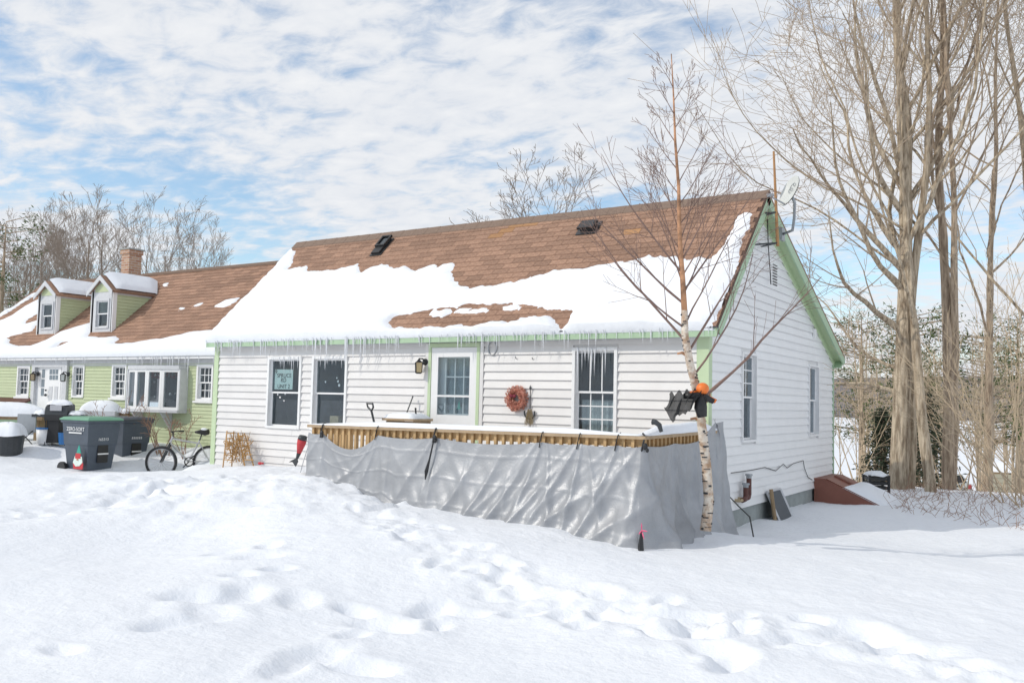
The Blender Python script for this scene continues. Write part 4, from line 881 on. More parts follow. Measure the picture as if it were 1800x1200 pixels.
# bow window
BW = MB(); nb = 4; bx0, bx1, bz0, bz1 = bow; pts_b = []
for i in range(nb+1): t = i/nb; pts_b.append((bx0+.04+(bx1-bx0-.08)*t, GY-.08-.26*math.sin(math.pi*(.12+.76*t))))
BW.prism([(bx0, GY+.05, bz0), *[(x, y-.06, bz0) for x, y in pts_b], (bx1, GY+.05, bz0)], (0, 0, .06)).prism([(bx0, GY+.05, bz1-.06), *[(x, y-.06, bz1-.06) for x, y in pts_b], (bx1, GY+.05, bz1-.06)], (0, 0, .08))
bwo = BW.build('bow_window', 'greywhite', gh)
for i in range(nb):
    (xa, ya), (xb, yb) = pts_b[i], pts_b[i+1]; A = np.array((xa, ya, 0)); Bv = np.array((xb, yb, 0)); d = unit(Bv-A); l = np.linalg.norm(Bv-A); n_o = np.array((d[1], -d[0], 0)); mid = (A+Bv)/2; zc = (bz0+bz1)/2; hz = (bz1-bz0)/2-.06
    fr_ = MB()
    for sx in (-1, 1): fr_.obox(mid+d*sx*(l/2-.03)+Z3*zc, (d, n_o, Z3), (.03, .03, hz))
    for sz in (-1, 1): fr_.obox(mid+Z3*(zc+sz*(hz-.03)), (d, n_o, Z3), (l/2-.06, .029, .03))
    sf = fr_.build('sash', 'white', bwo); MB().obox(mid+Z3*zc, (d, n_o, Z3), (l/2-.06, .003, hz-.06)).build('pane', 'glass', sf)
MB().box(bx0-.1, bx1+.1, GY+.8, GY+.82, bz0-.2, bz1+.2).box(bx0, bx1, GY+.12, GY+.8, bz0-.2, bz0-.18).build('room_recess', 'room', bwo)
for (xa, ya), sx in ((pts_b[0], -1), (pts_b[-1], 1)): MB().box(min(xa, xa+sx*.04), max(xa, xa+sx*.04), ya-.05, GY+.05, bz0+.06, bz1-.06).build('end_panel', 'greywhite', bwo)
for u in (250, 301): q = on(u, 730, 1, GY-.02); MB().prism([(q[0]-.03, GY-.013, bz0), (q[0]-.03, GY-.3, bz0), (q[0]-.03, GY-.013, bz0-.4)], (.06, 0, 0)).build('bracket', 'greywhite', bwo)
ob = MB()
for i in range(26): ob.ball((random.uniform(bx0+.3, bx1-.2), GY+random.uniform(.05, .3), random.uniform(bz0+.25, bz1-.1)), random.uniform(.015, .035), (1,1,1), 8, 5)
tag(ob.build('hanging_ornaments', 'white'), 'pale baubles hanging inside the bow window of the green house', 'ornaments', kind='stuff'); rb_ = MB()
for i in range(70): x = random.uniform(bx0+.2, bx1-.2); rb_.ball((x, GY+.12+random.uniform(-.05, .08), bz1-.1-random.random()*.13), .03, (1,1,1), 6, 4)
tag(rb_.build('garland', 'wine'), 'wine red garland swagged inside top of bow window', 'garland')
# dormers
def dormer(ur, vb, apex, el, er, win, label):
    # find depth of the front face on the roof plane
    d = (ur-900)*RT-(vb-600)*UPV+F*FW; n = gn; t = ((np.array((0, GY-GOV, GZE))-CAM)@n)/(d@n); fr_ = CAM+t*d; yd = fr_[1]; zb = fr_[2]
    xr = on(er[0], er[1], 1, yd)[0]; xl = on(el[0], el[1], 1, yd)[0]; ze = (on(*er, 1, yd)[2]+on(*el, 1, yd)[2])/2; ap = on(*apex, 1, yd); xa = (xl+xr)/2; za = ap[2]
    W = (xr-xl)/2-.06; x0, x1 = xa-W, xa+W; roofz = lambda y: GZE+(y-GY+GOV)*GSL; yend = GY-GOV+(ze-GZE)/GSL; yrd = GY-GOV+(za-GZE)/GSL
    dm = MB(); o = gh; wr_ = (on(win[0], 545, 1, yd)[0], on(win[1], 545, 1, yd)[0], on((win[0]+win[1])/2, win[3], 1, yd)[2], on((win[0]+win[1])/2, win[2], 1, yd)[2])
    wall_pieces(x0, x1, zb-.03, ze, [wr_], lambda a, b, p, q: dm.box(a, b, yd, yd+.08, p, q)); dm.prism([(x0, yd, ze), (x1, yd, ze), (xa, yd, za-.06)], (0, .08, 0)); D_ = dm.build('dormer', 'greywhite', o)
    MB().prism([(xa-W*.72, yd-.012, ze-.06), (xa+W*.72, yd-.012, ze-.06), (xa+W*.72, yd-.012, ze+.1), (xa, yd-.012, za-.16), (xa-W*.72, yd-.012, ze+.1)], (0, .01, 0)).build('gable_siding', 'gsid', D_)
    MB().tube([(xa, yd-.02, ze+.27), (xa, yd-.01, ze+.27)], .045, 10).build('gable_vent', 'black', D_)
    for sx, xx in ((1, x1), (-1, x0)):
        MB().prism([(xx, yd, zb-.02), (xx, yend, ze), (xx, yd, ze)], (-.06*sx, 0, 0)).build('side_wall', 'gsid', D_)
        sl_ = MB(); z = zb
        while z < ze-.14:
            ye = min(yend, GY-GOV+(z-GZE)/GSL); ye2 = GY-GOV+(z+e3-GZE)/GSL; X0, X1 = xx+sx*.018, xx+sx*.002
            sl_.add([(X0, yd+.09, z), (X0, ye, z), (X1, ye2, z+e3), (X1, yd+.09, z+e3), (xx-.01*sx, yd+.09, z), (xx-.01*sx, ye, z)], [(0,1,2,3), (0,4,5,1)]); z += e3
        sl_.build('side_siding', 'gsid', D_); MB().box(min(xx, xx+sx*.026), max(xx, xx+sx*.026), yd-.02, yd+.09, zb-.02, ze).build('corner_board', 'white', D_)
        MB().prism([(xx+sx*.004, yd+.09, ze-.13), (xx+sx*.004, yend-.13, ze-.13), (xx+sx*.004, yend+.02, ze), (xx+sx*.004, yd+.09, ze)], (.012*sx, 0, 0)).build('frieze_board', 'greywhite', D_)
        # roof slope
        e0 = np.array((xx+sx*.1, yd-.1, ze-.05)); a0 = np.array((xa, yd-.1, za+.03)); e1 = np.array((xx+sx*.1, yend+.02, ze-.05)); a1 = np.array((xa, yrd+.1, za+.03))
        n_ = unit(np.cross(a0-e0, e1-e0)); n_ = n_ if n_[2] > 0 else -n_
        MB().prism([e0, a0, a1, e1], -n_*.05).build('roof_slope', 'shingle', D_); MB().prism([e0+(0, -.012, 0), a0+(0, -.012, 0), a0+(0, -.012, -.13), e0+(0, -.012, -.11)], (0, .02, 0)).build('rake_trim', 'greywhite', D_)
    window(gh, wr_, 'y', yd, -1, fw=.045, proj=.025, room=.3, frame_m='greywhite', rmg=.01)
    return xa, yd, zb, ze, za, yrd, yend, x1, x0
dA = dormer(197, 584, (183, 486), (161, 511), (202.5, 507), (167.5, 193), 525, 578) if False else None
def dsn_make(D_, label):
    xa, yd, zb, ze, za, yrd, yend, x1, x0 = D_
    def f(a, b):
        yy = yd+.02+a*(yrd-yd-.05); k = (b*1.0); xx = xa-.02+(x1+.1-xa)*k; zz = za+.03+(ze-.05-za-.03)*k; lim = yd+.02+a*((yrd-(yrd-yend)*k)-yd-.05); e = min(1, 6*min(a+.03, 1-a+.02, 1.04-b))
        return (xx+.02*vnoise(np.array([a*6]), np.array([b*3.]))[0], lim, zz+.015+.11*e**.6)
    sheet_snow('dormer_snow', f, 18, 10, label)
D2 = dormer(197, 584, (183, 486), (161, 511), (202.5, 507), (168.5, 192.5, 525.5, 577), ''); D1 = dormer(101, 587.5, (87, 496), (67.5, 518), (103, 513), (73, 94.5, 531, 579), '')
dsn_make(D2, 'snow on the dormer roof nearest the brick chimney'); dsn_make(D1, 'snow on the dormer roof farther from the chimney')
# chimney
chx0, chx1 = on(212.5, 470, 1, GRY-.1)[0], on(243.5, 470, 1, GRY-.1)[0]; ctz = on(228, 438, 1, GRY-.1)[2]; cw_ = .18; cxx = chx0+.19
ch = MB().box(cxx-cw_, cxx+cw_, GRY-.1, GRY+.28, GZR-.6, ctz-.12).box(cxx-cw_-.03, cxx+cw_+.03, GRY-.13, GRY+.31, ctz-.12, ctz).build('chimney', 'brick', gh)
MB().box(cxx-cw_-.05, cxx+cw_+.05, GRY-.15, GRY+.33, ctz+.001, ctz+.04).build('chimney_crown', 'concrete', ch)
# snow on the green roof
c8 = lambda pts: [(a/5.625, 440+b/5.625) for a, b in pts]
at2 = roofplane(GY-GOV, GZE, GSL)
g_low = c8([(-700,760),(0,690),(60,870),(105,880),(100,915),(190,945),(340,945),(480,890),(620,800),(905,712),(905,820),(880,845),(980,862),(1150,850),(1195,875),(1130,920),(1330,915),(1480,890),(1640,870)])+[(336,584),(372,580),(420,600)]
GL = [at2(*q) for q in g_low]; GL = GL+[(GX1+.3, -.3), (GX0-.5, -.3), (GX0-.5, 1.2)]
GLEFT = [at2(*q) for q in c8([(-900,900),(-300,640),(120,570),(330,425),(420,400),(400,700),(320,800),(60,870),(0,900)])]
streaks = [[at2(*q) for q in c8(s)] for s in ([(385,432),(240,515),(110,605),(-100,720),(-100,745),(130,640),(250,555),(372,492)], [(400,615),(280,685),(265,722),(400,690)], [(690,902),(620,915),(560,965),(600,955),(680,920)])]
patches = [([at2(*q) for q in c8(s)]) for s in ([(1590,338),(1680,318),(1672,362),(1625,368)], [(1765,600),(1830,570),(1830,590)])]+[[at2(*q) for q in s] for s in ([(371,541),(400,527),(424,523),(415,532),(392,543)], [(335,541),(348,534),(361,531),(352,540)], [(312,545),(318,541),(325,542)])]
def field2(X, S):
    def sd(P): d = pdist(X, S, P); return np.where(inpoly(X, S, P), d, -d)
    d = np.maximum(sd(GL), sd(GLEFT))
    for s in streaks: d = np.minimum(d, -sd(s))
    for s in patches: d = np.maximum(d, sd(s))
    d = d+.05*fbm(X*3.5, S*3.5, 3)
    tm = .07+.05*np.exp(-(S/.7)**2)
    h = np.where(d > 0, tm*(1-np.exp(-np.maximum(d, 0)/.08)), np.maximum(d, -.1)*.6)
    return np.where(S < -.025, -.03, h)
snow_on('roof_snow', GY-GOV, GZE, GSL, GX0-.2, GX1+.05, GSLEN-.05, field2, 'patchy melting snow on the roof of the green house', .1, .06)
icicles(gh, 130, GX0+.5, GX1-.1, GY-GOV-.012, GZE-.01, .08, .6, .6)
# cellar bulkhead of green house, partly seen
q0, q1 = on(3, 735, 1, GY-.9), on(52, 735, 1, GY-.05); bh2 = thing('cellar_hatch', 'green sided cellar hatch with brown sloping top beside entry', 'bulkhead', (q0[0]+1, GY-.5, -.2))
xa_, xb_ = q1[0]-1.9, q1[0]; z_hi = on(45, 703, 1, GY)[2]
for xx in (xa_, xb_-.04): MB().prism([(xx, GY-.03, -.3), (xx, GY-.03, z_hi), (xx, GY-1.3, .28), (xx, GY-1.3, -.3)], (.04, 0, 0)).build('side', 'green2', bh2)
MB().prism([(xa_-.04, GY-.03, z_hi+.01), (xa_-.04, GY-1.36, .29), (xa_-.04, GY-1.36, .33), (xa_-.04, GY-.03, z_hi+.05)], (xb_-xa_+.08, 0, 0)).build('lid', 'rust', bh2)

# ================================================================== YARD THINGS LEFT
def cart(px, pxr, lid, label, logo=True, gnome=False):
    # front face normal / side face normal from the photograph
    fn = unit((.99, .04, 0)); sn = unit((.04, -.99, 0))      # front (with grab bar), side (with logo)
    base = np.array(px, float); H = 1.08; t = thing('trash_cart', label, 'trash cart', base, 'wheeled trash carts')
    c = base-fn*.40-sn*.33        # near corner between side and front is at base
    def ring(z, wf, ws): return [c+fn*wf*a+sn*ws*b+Z3*z for a, b in ((1,1), (1,-1), (-1,-1), (-1,1))]
    rs = [ring(.0, .30, .25), ring(.55, .36, .30), ring(.58, .375, .315), ring(.70, .385, .32), ring(.98, .41, .34), ring(1.0, .44, .365), ring(1.04, .44, .365)]
    vs = [v for r in rs for v in r]; fs = [(i*4+k, i*4+(k+1) % 4, (i+1)*4+(k+1) % 4, (i+1)*4+k) for i in range(len(rs)-1) for k in range(4)]+[(3,2,1,0)]
    mb = MB().add(vs, fs).build('body', 'cart', t)
    rl = [ring(1.042, .455, .38), ring(1.065, .455, .38), ring(1.10, .40, .33), ring(1.115, .25, .2)]; vs = [v for r in rl for v in r]
    MB().add(vs, [(i*4+k, i*4+(k+1) % 4, (i+1)*4+(k+1) % 4, (i+1)*4+k) for i in range(3) for k in range(4)]+[(12,13,14,15), (3,2,1,0)]).build('lid', lid, t)
    MB().tube([c-fn*.5+sn*.3+Z3*1.0, c-fn*.52-sn*.3+Z3*1.0], .018, 8).build('handle', 'cart', t)
    for sx in (-1, 1): MB().tube([c-fn*.36+sn*sx*.30+Z3*.1, c-fn*.36+sn*sx*.36+Z3*.1], .13, 14).build('wheel', 'black', t)
    # grab pocket with bar on the front face
    pc = c+fn*.362+Z3*.40; MB().obox(pc-sn*.02, (fn, sn, Z3), (.012, .11, .17)).build('grab_pocket', 'black', t); MB().tube([pc+fn*.016-sn*.13, pc+fn*.016+sn*.09], .014, 8).build('grab_bar', 'white', t)
    xd = unit(np.cross(Z3, fn)); tilt = unit(Z3+fn*.10)
    if gnome: text_part('165313', .075, 'white', t, c+fn*.388+Z3*.68+xd*.0, xd, tilt, 'number', .012)
    else:
        for k in range(6): MB().obox(c+fn*.398+Z3*.68+xd*(k-2.5)*.042, (xd, fn, tilt), (.012, .003, .024)).build('worn_number_stroke', 'greywhite', t)
    if logo:
        xs_ = unit(np.cross(Z3, sn)); ts = unit(Z3+sn*.09)
        text_part('ZERO-SORT', .105, 'white', t, c+sn*.338+Z3*.87+fn*.02, xs_, ts, 'logo_lettering', .008); MB().obox(c+sn*.348+Z3*.80+fn*.02, (xs_, sn, ts), (.20, .003, .012)).build('logo_strip', 'white', t)
    if gnome:
        xs_ = unit(np.cross(Z3, sn)); g0 = c+sn*.325+Z3*.12+xs_*.22; g = thing('gnome_cutout', 'flat painted garden gnome cutout with red and teal standing against cart', 'garden ornament', g0)
        P = lambda a, b, o=0: g0+xs_*a+Z3*b+sn*(.05+o)
        MB().prism([P(-.14,0), P(.14,0), P(.15,.10), P(.10,.20), P(-.10,.20), P(-.16,.10)], sn*.012).build('coat', 'red', g); MB().prism([P(-.15,.12,.013), P(-.06,.05,.013), P(.05,.06,.013), P(.14,.13,.013), P(.11,.24,.013), P(-.10,.24,.013)], sn*.008).build('beard', 'paper', g)
        MB().prism([P(-.09,.20,.014), P(.09,.20,.014), P(.07,.30,.014), P(-.07,.30,.014)], sn*.01).build('cap_brim', 'red', g); MB().prism([P(-.07,.30,.0), P(.07,.30,.0), P(0,.46,.0)], sn*.012).build('hat', 'stain', g); MB().ball(P(0, .185, .03), .022).build('nose', 'petal', g)
    return t
cb1 = on(151, 836, 2, -.40); cart((cb1[0], cb1[1], -.40), None, 'cartlid', 'charcoal wheeled trash cart with green lid and gnome cutout', True, True)
cb2 = on(213, 829, 2, -.42); cart((cb2[0], cb2[1], -.42), None, 'cartlid2', 'charcoal wheeled trash cart with dark grey lid nearer the bicycle')
# bicycle, heading -Y
ra, fa = on(367, 811, 2, -.17), on(312.5, 812, 2, -.17)
bX = (ra[0]+fa[0])/2; R0 = np.array((ra[0], ra[1], -.16)); F0 = np.array((fa[0], fa[1], -.16)); hd = unit(F0-R0); wbse = np.linalg.norm(F0-R0); F0 = R0+hd*max(wbse, .92)
bike = thing('bicycle', 'silver mountain bicycle standing in snow by the house corner', 'bicycle', (bX, ra[1], -.45)); lat = unit(np.cross(Z3, hd))
def wheel(c, ax, nm):
    u_ = unit(np.cross(Z3, ax)); w = MB().torus(c, u_, Z3, .295, .026, 32, 8).build('wheel', 'black', bike, smooth=True)
    MB().torus(c, u_, Z3, .262, .012, 28, 5).build('rim', 'chrome', w); sp_ = MB()
    for k in range(20): a = 2*math.pi*k/20; sp_.tube([c+ax*.03*(1 if k % 2 else -1), c+(u_*math.cos(a)+Z3*math.sin(a))*.26], .0022, 3)
    sp_.tube([c-ax*.04, c+ax*.04], .02, 8); sp_.build('spokes', 'chrome', w)
st = unit(RT*np.array((1,1,0))); fax = unit(np.cross(st, Z3)); wheel(R0, lat, 'rear'); wheel(F0, -fax if fax@lat < 0 else fax, 'front')
bbk = R0+hd*.40+Z3*.0; seatj = R0+hd*.20+Z3*.42; headt = F0-hd*.20+Z3*.50; headb = F0-hd*.15+Z3*.38
MB().tube([bbk, seatj], .017, 8).tube([seatj-Z3*.06, headt-Z3*.04], .017, 8).tube([bbk, headb], .021, 8).tube([headb, headt], .022, 8).tube([bbk+lat*.03, R0+lat*.06], .010, 6).tube([bbk-lat*.03, R0-lat*.06], .010, 6).tube([seatj-Z3*.05+lat*.02, R0+lat*.06], .009, 6).tube([seatj-Z3*.05-lat*.02, R0-lat*.06], .009, 6).build('frame', 'chrome', bike)
MB().tube([headb, headb-Z3*.03+fax*.05, F0+fax*.05], .016, 7).tube([headb-Z3*.03, headb-Z3*.03-fax*.05, F0-fax*.05], .016, 7).build('fork', 'dgrey', bike)
sdl = seatj+Z3*.17-hd*.05; MB().tube([seatj, sdl], .013, 7).build('seat_post', 'dgrey', bike)
sd_o = MB().tube([sdl-hd*.13, sdl-hd*.05, sdl+hd*.05, sdl+hd*.15], [.05, .075, .045, .02], 8).build('saddle', 'black', bike, smooth=True); MB().ball(sdl-hd*.03+Z3*.055, .07, (1, 1, .45), 10, 6).build('saddle_snow', 'roofsnow', sd_o)
hb = headt+Z3*.10; MB().tube([headt, hb], .014, 7).tube([hb+fax*.28-hd*.08, hb+fax*.12, hb, hb-fax*.12, hb-fax*.28-hd*.08], .012, 7).build('handlebar', 'dgrey', bike)
for sx in (-1, 1): MB().tube([hb+fax*sx*.20-hd*.05, hb+fax*sx*.30-hd*.09], .019, 8).build('grip', 'black', bike)
MB().torus(bbk+lat*.05, hd, Z3, .085, .012, 20, 5).tube([bbk+lat*.05, bbk+lat*.08+hd*.12-Z3*.11], .011, 6).tube([bbk-lat*.05, bbk-lat*.08-hd*.12+Z3*.11], .011, 6).build('crankset', 'black', bike)
# golden stick frames leaning at the wall
tw_ = thing('lattice_decoration', 'two golden stick trellis frames with bundled twigs leaning on siding', 'decoration', (-8.9, -.25, -.1))
def ladder(u0, v0, u1, v1, w_px, nm):
    a = on(u0, v0, 1, -.32); b = on(u1, v1, 1, -.05); o = MB(); wd = w_px/1.0
    for sx in (0, 1): o.tube([a+np.array((wd*sx, 0, -.12)), b+np.array((wd*sx*.8, 0, 0))], .012, 5)
    for k in range(6): t = (k+.5)/6; o.tube([a+(b-a)*t, a+(b-a)*t+np.array((wd*(1-.2*t), -.01, .02*random.uniform(-1, 1)))], .009, 5)
    o.build(nm, 'gwood', tw_)
ladder(392, 812, 399, 757, .24, 'trellis_frame'); ladder(432, 812, 418, 762, .24, 'trellis_frame')
q = on(415, 812, 1, -.25); tb = MB()
for i in range(120): a = np.array((q[0]+random.uniform(-.26, .24), -.25+random.uniform(-.08, .1), -.05+random.random()*.42)); d = unit((random.uniform(-1, 1), random.uniform(-.4, .4), random.uniform(.1, 1.3))); tb.tube([a, a+d*random.uniform(.08, .26)], random.uniform(.004, .009), 4)
tb.build('twig_bundle', 'gwood', tw_, kind='stuff')
q = on(457, 814, 1, -.3); tag(MB().ball(q, .035, (1.2, 1, .8), 10, 6).tube([q, q+(.08, 0, .005)], [.012, .02], 5).build('fallen_bauble', 'red'), 'small red bauble lying on snow beside the trellis frames', 'bauble')
# fish wind sock on a bent stake
yF = -1.0; p_ = lambda u, v: on(u, v, 1, yF)
fs_ = thing('fish_windsock', 'red and grey fish shaped windsock hanging from a thin bent stake', 'windsock', p_(525, 845))
sp0 = [p_(523, 850), p_(533, 812), p_(543, 780), p_(541, 776), p_(537, 773), p_(532, 771)]; MB().tube(sp0, .006, 5).build('stake', 'grey', fs_)
hd_ = p_(530.5, 762); mo = p_(536, 772); ml = p_(528, 768)
ax_ = [p_(533, 766), p_(529.5, 780), p_(525.5, 796), p_(522, 806)]; MB().tube([ax_[0], ax_[0]+(ax_[1]-ax_[0])*.45], [.065, .075], 10).build('head', 'dgrey', fs_, smooth=True)
MB().tube([ax_[0]+(ax_[1]-ax_[0])*.45, ax_[1], ax_[2]], [.0755, .07, .035], 10).build('body', 'red', fs_, smooth=True); MB().tube([ax_[2], ax_[3]], [.036, .02], 8).build('tail_stem', 'dgrey', fs_)
MB().prism([ax_[3]+Z3*.02, p_(507.5, 812), p_(512, 809), p_(519.5, 820), p_(524, 811)], (0, .006, 0)).build('tail_fin', 'dgrey', fs_)
# grill and snow covered furniture
gp = dirpt(103, 772, 19.3)-np.array((0, 0, .12)); rr_ = unit((.839, .545, 0)); ff_ = unit((.545, -.839, 0)); gs = 1550.6/np.dot(gp-CAM, FW)   # px per metre
grill = thing('gas_grill', 'black gas grill with side shelves under a cap of snow', 'grill', gp)
G = lambda a, b, z: gp+rr_*a+ff_*b+Z3*z
for a, b in ((-.3, .22), (.3, .22), (-.3, -.2), (.3, -.2)): MB().tube([G(a, b, 0), G(a, b, .62)], .018, 6).build('leg', 'black', grill)
MB().obox(G(-.1, -.0, .33), (rr_, ff_, Z3), (.18, .2, .28)).build('cabinet', 'black', grill); MB().obox(G(0, 0, .68), (rr_, ff_, Z3), (.33, .25, .07)).build('firebox', 'black', grill)
MB().prism([G(-.33, .25, .75), G(-.33, .22, .93), G(-.33, .02, 1.05), G(-.33, -.2, 1.0), G(-.33, -.25, .75)], rr_*.66).build('hood', 'dgrey', grill)
MB().obox(G(0, .255, .92), (rr_, ff_, Z3), (.17, .01, .07)).build('hood_badge', 'chrome', grill)
for sx in (-1, 1): MB().obox(G(sx*.52, 0, .72), (rr_, ff_, Z3), (.19, .24, .035)).build('side_shelf', 'dgrey', grill)
def mound(name, c, ra_, rb_, h, label, ax=None, flat=.6):
    vs = []; fs = []; NR, NA = 8, 28
    for i in range(NR+1):
        r = i/NR
        for k in range(NA):
            a = 2*math.pi*k/NA; wob = 1+.10*math.sin(3*a+c[0]*3)+.06*math.sin(5*a+c[1]); e = (abs(math.cos(a))**flat+0)*0
            sq = 1/max(abs(math.cos(a)), abs(math.sin(a)))**.45
            vs.append(np.array(c)+rr_*ra_*r*math.cos(a)*wob*sq+ff_*rb_*r*math.sin(a)*wob*sq+Z3*(h*(1-r**3.2)**.75+.012*math.sin(a*4+r*6)))
    for i in range(NR):
        for k in range(NA): fs.append((i*NA+k, (i+1)*NA+k, (i+1)*NA+(k+1) % NA, i*NA+(k+1) % NA))
    return tag(MB().add(vs, fs).build(name, 'roofsnow', smooth=True), label, 'snow', kind='stuff')
mound('grill_snow', G(0, -.02, .87), .27, .17, .11, 'snow heaped on the hood of the gas grill'); mound('grill_snow', G(-.385, 0, .66), .15, .18, .10, 'snow on the left shelf of the gas grill'); mound('grill_snow', G(.385, 0, .66), .15, .18, .09, 'snow on the right shelf of the gas grill')
grill.scale = (.74, .74, .88)
tk = thing('pail', 'white pail with a blue lid standing beside the grill', 'pail', G(-.3, .1, .02)); MB().tube([G(-.3, .1, .02), G(-.3, .1, .34)], [.11, .135], 14).build('body', 'white', tk, smooth=True); MB().tube([G(-.3, .1, .341), G(-.3, .1, .375)], .142, 14).build('lid', 'blue', tk)
tag(MB().tube([G(.17, .1, .02), G(.17, .1, .26)], [.10, .12], 14).tube([G(.17, .1, .26), G(.17, .1, .275)], .126, 14).build('bucket', 'blue'), 'blue plastic bucket on the lower shelf of the grill', 'bucket')
cvr = thing('covered_object', 'lumpy covered object under deep snow behind the grill', 'covered object', G(.6, -.8, 0)); MB().obox(G(.62, -.7, .45), (rr_, ff_, Z3), (.42, .35, .3)).build('cover', 'greywhite', cvr); MB().tube([G(1.14, -.65, .15), G(1.14, -.65, .72)], [.14, .1], 8).build('dark_bundle', 'oldwood', cvr)
mound('cover_snow', G(.62, -.7, .72), .44, .37, .26, 'thick rounded snow on the covered object behind the grill'); mound('cover_snow', G(1.14, -.65, .71), .14, .14, .1, 'snow on the dark bundle beside the covered object')
chr_ = thing('folding_chair', 'grey folding seat with crossed legs between grill and snow dome', 'chair', G(-.62, .1, 0)); MB().obox(G(-.66, .1, .46), (rr_, ff_, Z3), (.2, .02, .2)).build('backrest', 'grey', chr_)
for sx in (-1, 1): MB().tube([G(-.81, .1, .3), G(-.51, .1, 0)] if sx > 0 else [G(-.51, .13, .3), G(-.81, .13, 0)], .012, 5).build('leg', 'black', chr_)
p = dirpt(14, 776, 18.6)-np.array((0, 0, .22)); tb1 = thing('container', 'low dark grey container under a dome of snow beside the grill', 'container', p); MB().tube([p-Z3*.4, p+Z3*.3, p+Z3*.36], [.25, .31, .31], 18).build('drum', 'dgrey', tb1); mound('container_snow', p+Z3*.35, .33, .33, .28, 'dome of snow on the low dark grey container')
p2 = dirpt(8, 748, 20.)-np.array((0, 0, .25)); tb2 = thing('outdoor_stand', 'long low brown stand buried in snow by the cellar hatch', 'stand', p2+Z3*.0)
MB().obox(p2+Z3*.45+rr_*.0, (rr_, ff_, Z3), (1.0, .3, .05)).build('top', 'oldwood', tb2)
for sx in (-1, 1): MB().obox(p2+Z3*.2+rr_*sx*.85, (rr_, ff_, Z3), (.05, .25, .25)).build('leg', 'oldwood', tb2)
mound('stand_snow', p2+Z3*.48, 1.05, .42, .3, 'thick snow on the long stand by the cellar hatch')

# ================================================================== TREES
def grow(segs_out, p, d, L_, r, lv, rs, prm):
    n = max(3, int(L_/prm['seg'])+2) if lv < 3 else 3
    pts = [np.array(p, float)]; rad = [r]; d = unit(d); kids = []
    for i in range(n):
        d = unit(d+rs.normal(0, prm['wob']*(.22 if lv == 0 else 1), 3)+np.array((0, 0, prm['up']*(1 if lv else .3)))); pts.append(pts[-1]+d*L_/n); rad.append(max(prm['rmin'], r*(1-(i+1)/n*prm['taper'][min(lv, len(prm['taper'])-1)])*(1+(.09*rs.normal() if lv < 2 else 0))))
        kids.append(d.copy())
    segs_out.append((lv, pts, rad))
    if lv >= prm['lv']: return
    nk = prm['kids'][lv]
    for k in range(nk):
        f = prm['start'][lv]+(1-prm['start'][lv])*(k+rs.random())/nk; i = min(n-1, int(f*n)); base = pts[i]+(pts[i+1]-pts[i])*(f*n-i); dd = kids[i]
        side = unit(np.cross(dd, rs.normal(0, 1, 3))); an = math.radians(prm['ang'][lv]*(.75+.5*rs.random()))
        nd_ = unit(dd*math.cos(an)+side*math.sin(an)+np.array(prm.get('bias', (0, 0, 0)))*(lv == 0))
        grow(segs_out, base, nd_, L_*prm['ratio'][lv]*(1.15-.55*f)*(.75+.5*rs.random()), max(prm['rmin'], np.interp(f, [0, 1], [rad[0], rad[-1]])*prm['rr']), lv+1, rs, prm)
def tree_meshes(name, segs_, split, bark_m, twig_m, mid_m=None):
    a, b = MB(), MB()
    for lv, pts, rad in segs_:
        (a if lv <= split else b).tube(pts, rad, 9 if lv == 0 else (6 if lv == 1 else (4 if lv == 2 else 3)), cap=False)
    return a, b
def make_tree(name, label, cat, loc, segs_, split, bark_m, twig_m, group=None):
    t = thing(name, label, cat, loc, group); a, b = tree_meshes(name, segs_, split, bark_m, twig_m)
    off = np.array(loc, float)
    for mb in (a, b): mb.v = [tuple(np.array(v)+off) for v in mb.v]
    if a.v: a.build('trunk', bark_m, t, smooth=True)
    if b.v: b.build('crown', twig_m, t, smooth=True)
    return t
MP = dict(seg=.55, wob=.15, up=.075, taper=(.82, .85, .85, .8, .7), rmin=.005, lv=4, kids=(15, 7, 5, 3), start=(.30, .2, .2, .15), ang=(42, 42, 42, 45), ratio=(.55, .5, .48, .5), rr=.42)
def base_at(u, Z, v=862):
    q = dirpt(u, v, Z); return np.array((q[0], q[1], float(g_all(np.array([[q[0]]]), np.array([[q[1]]]))[0,0])-.05))
TRUNKS = {}
def big_maple(u, Z, r, h, seed, label, lean, prm=None, stems=((0, 0, 1., 1.),), twigm='twig', barkm='bark', kids0=15):
    rs = np.random.default_rng(seed); b = base_at(u, Z); S = []; pr_ = dict(MP); pr_.update(prm or {}); pr_['kids'] = (kids0,)+MP['kids'][1:]
    for i, (ox, oy, k, rk) in enumerate(stems): grow(S, (RT0[0]*ox-FW[0]*oy, RT0[1]*ox-FW[1]*oy, 0), (RT0[0]*lean[i], RT0[1]*lean[i], 1), h*k, r*rk, 0, rs, pr_)
    t_ = make_tree('maple_tree', label, 'tree', b, S, 1, barkm, twigm); TRUNKS[label] = S[0]; return t_
pm = dict(wob=.035, up=.06)
big_maple(1578, 19, .215, 15, 3, 'large bare maple with twin ridged trunks right of white house', (.02, .05), dict(wob=.12), ((0, 0, 1., 1.), (.36, -.25, .95, .55)), kids0=15)
big_maple(1668, 19.5, .14, 15.5, 5, 'tall bare maple with forked upright stems', (.0, .07), dict(wob=.11, ang=(34, 40, 42, 45), start=(.34, .2, .2, .15)), ((0, 0, 1., 1.), (.16, -.2, .9, .7)), barkm='bark2', kids0=11)
big_maple(1636, 18.5, .12, 11, 8, 'slender bare maple standing between the two large maples', (-.03,), dict(wob=.11, lv=3), kids0=9, barkm='bark')
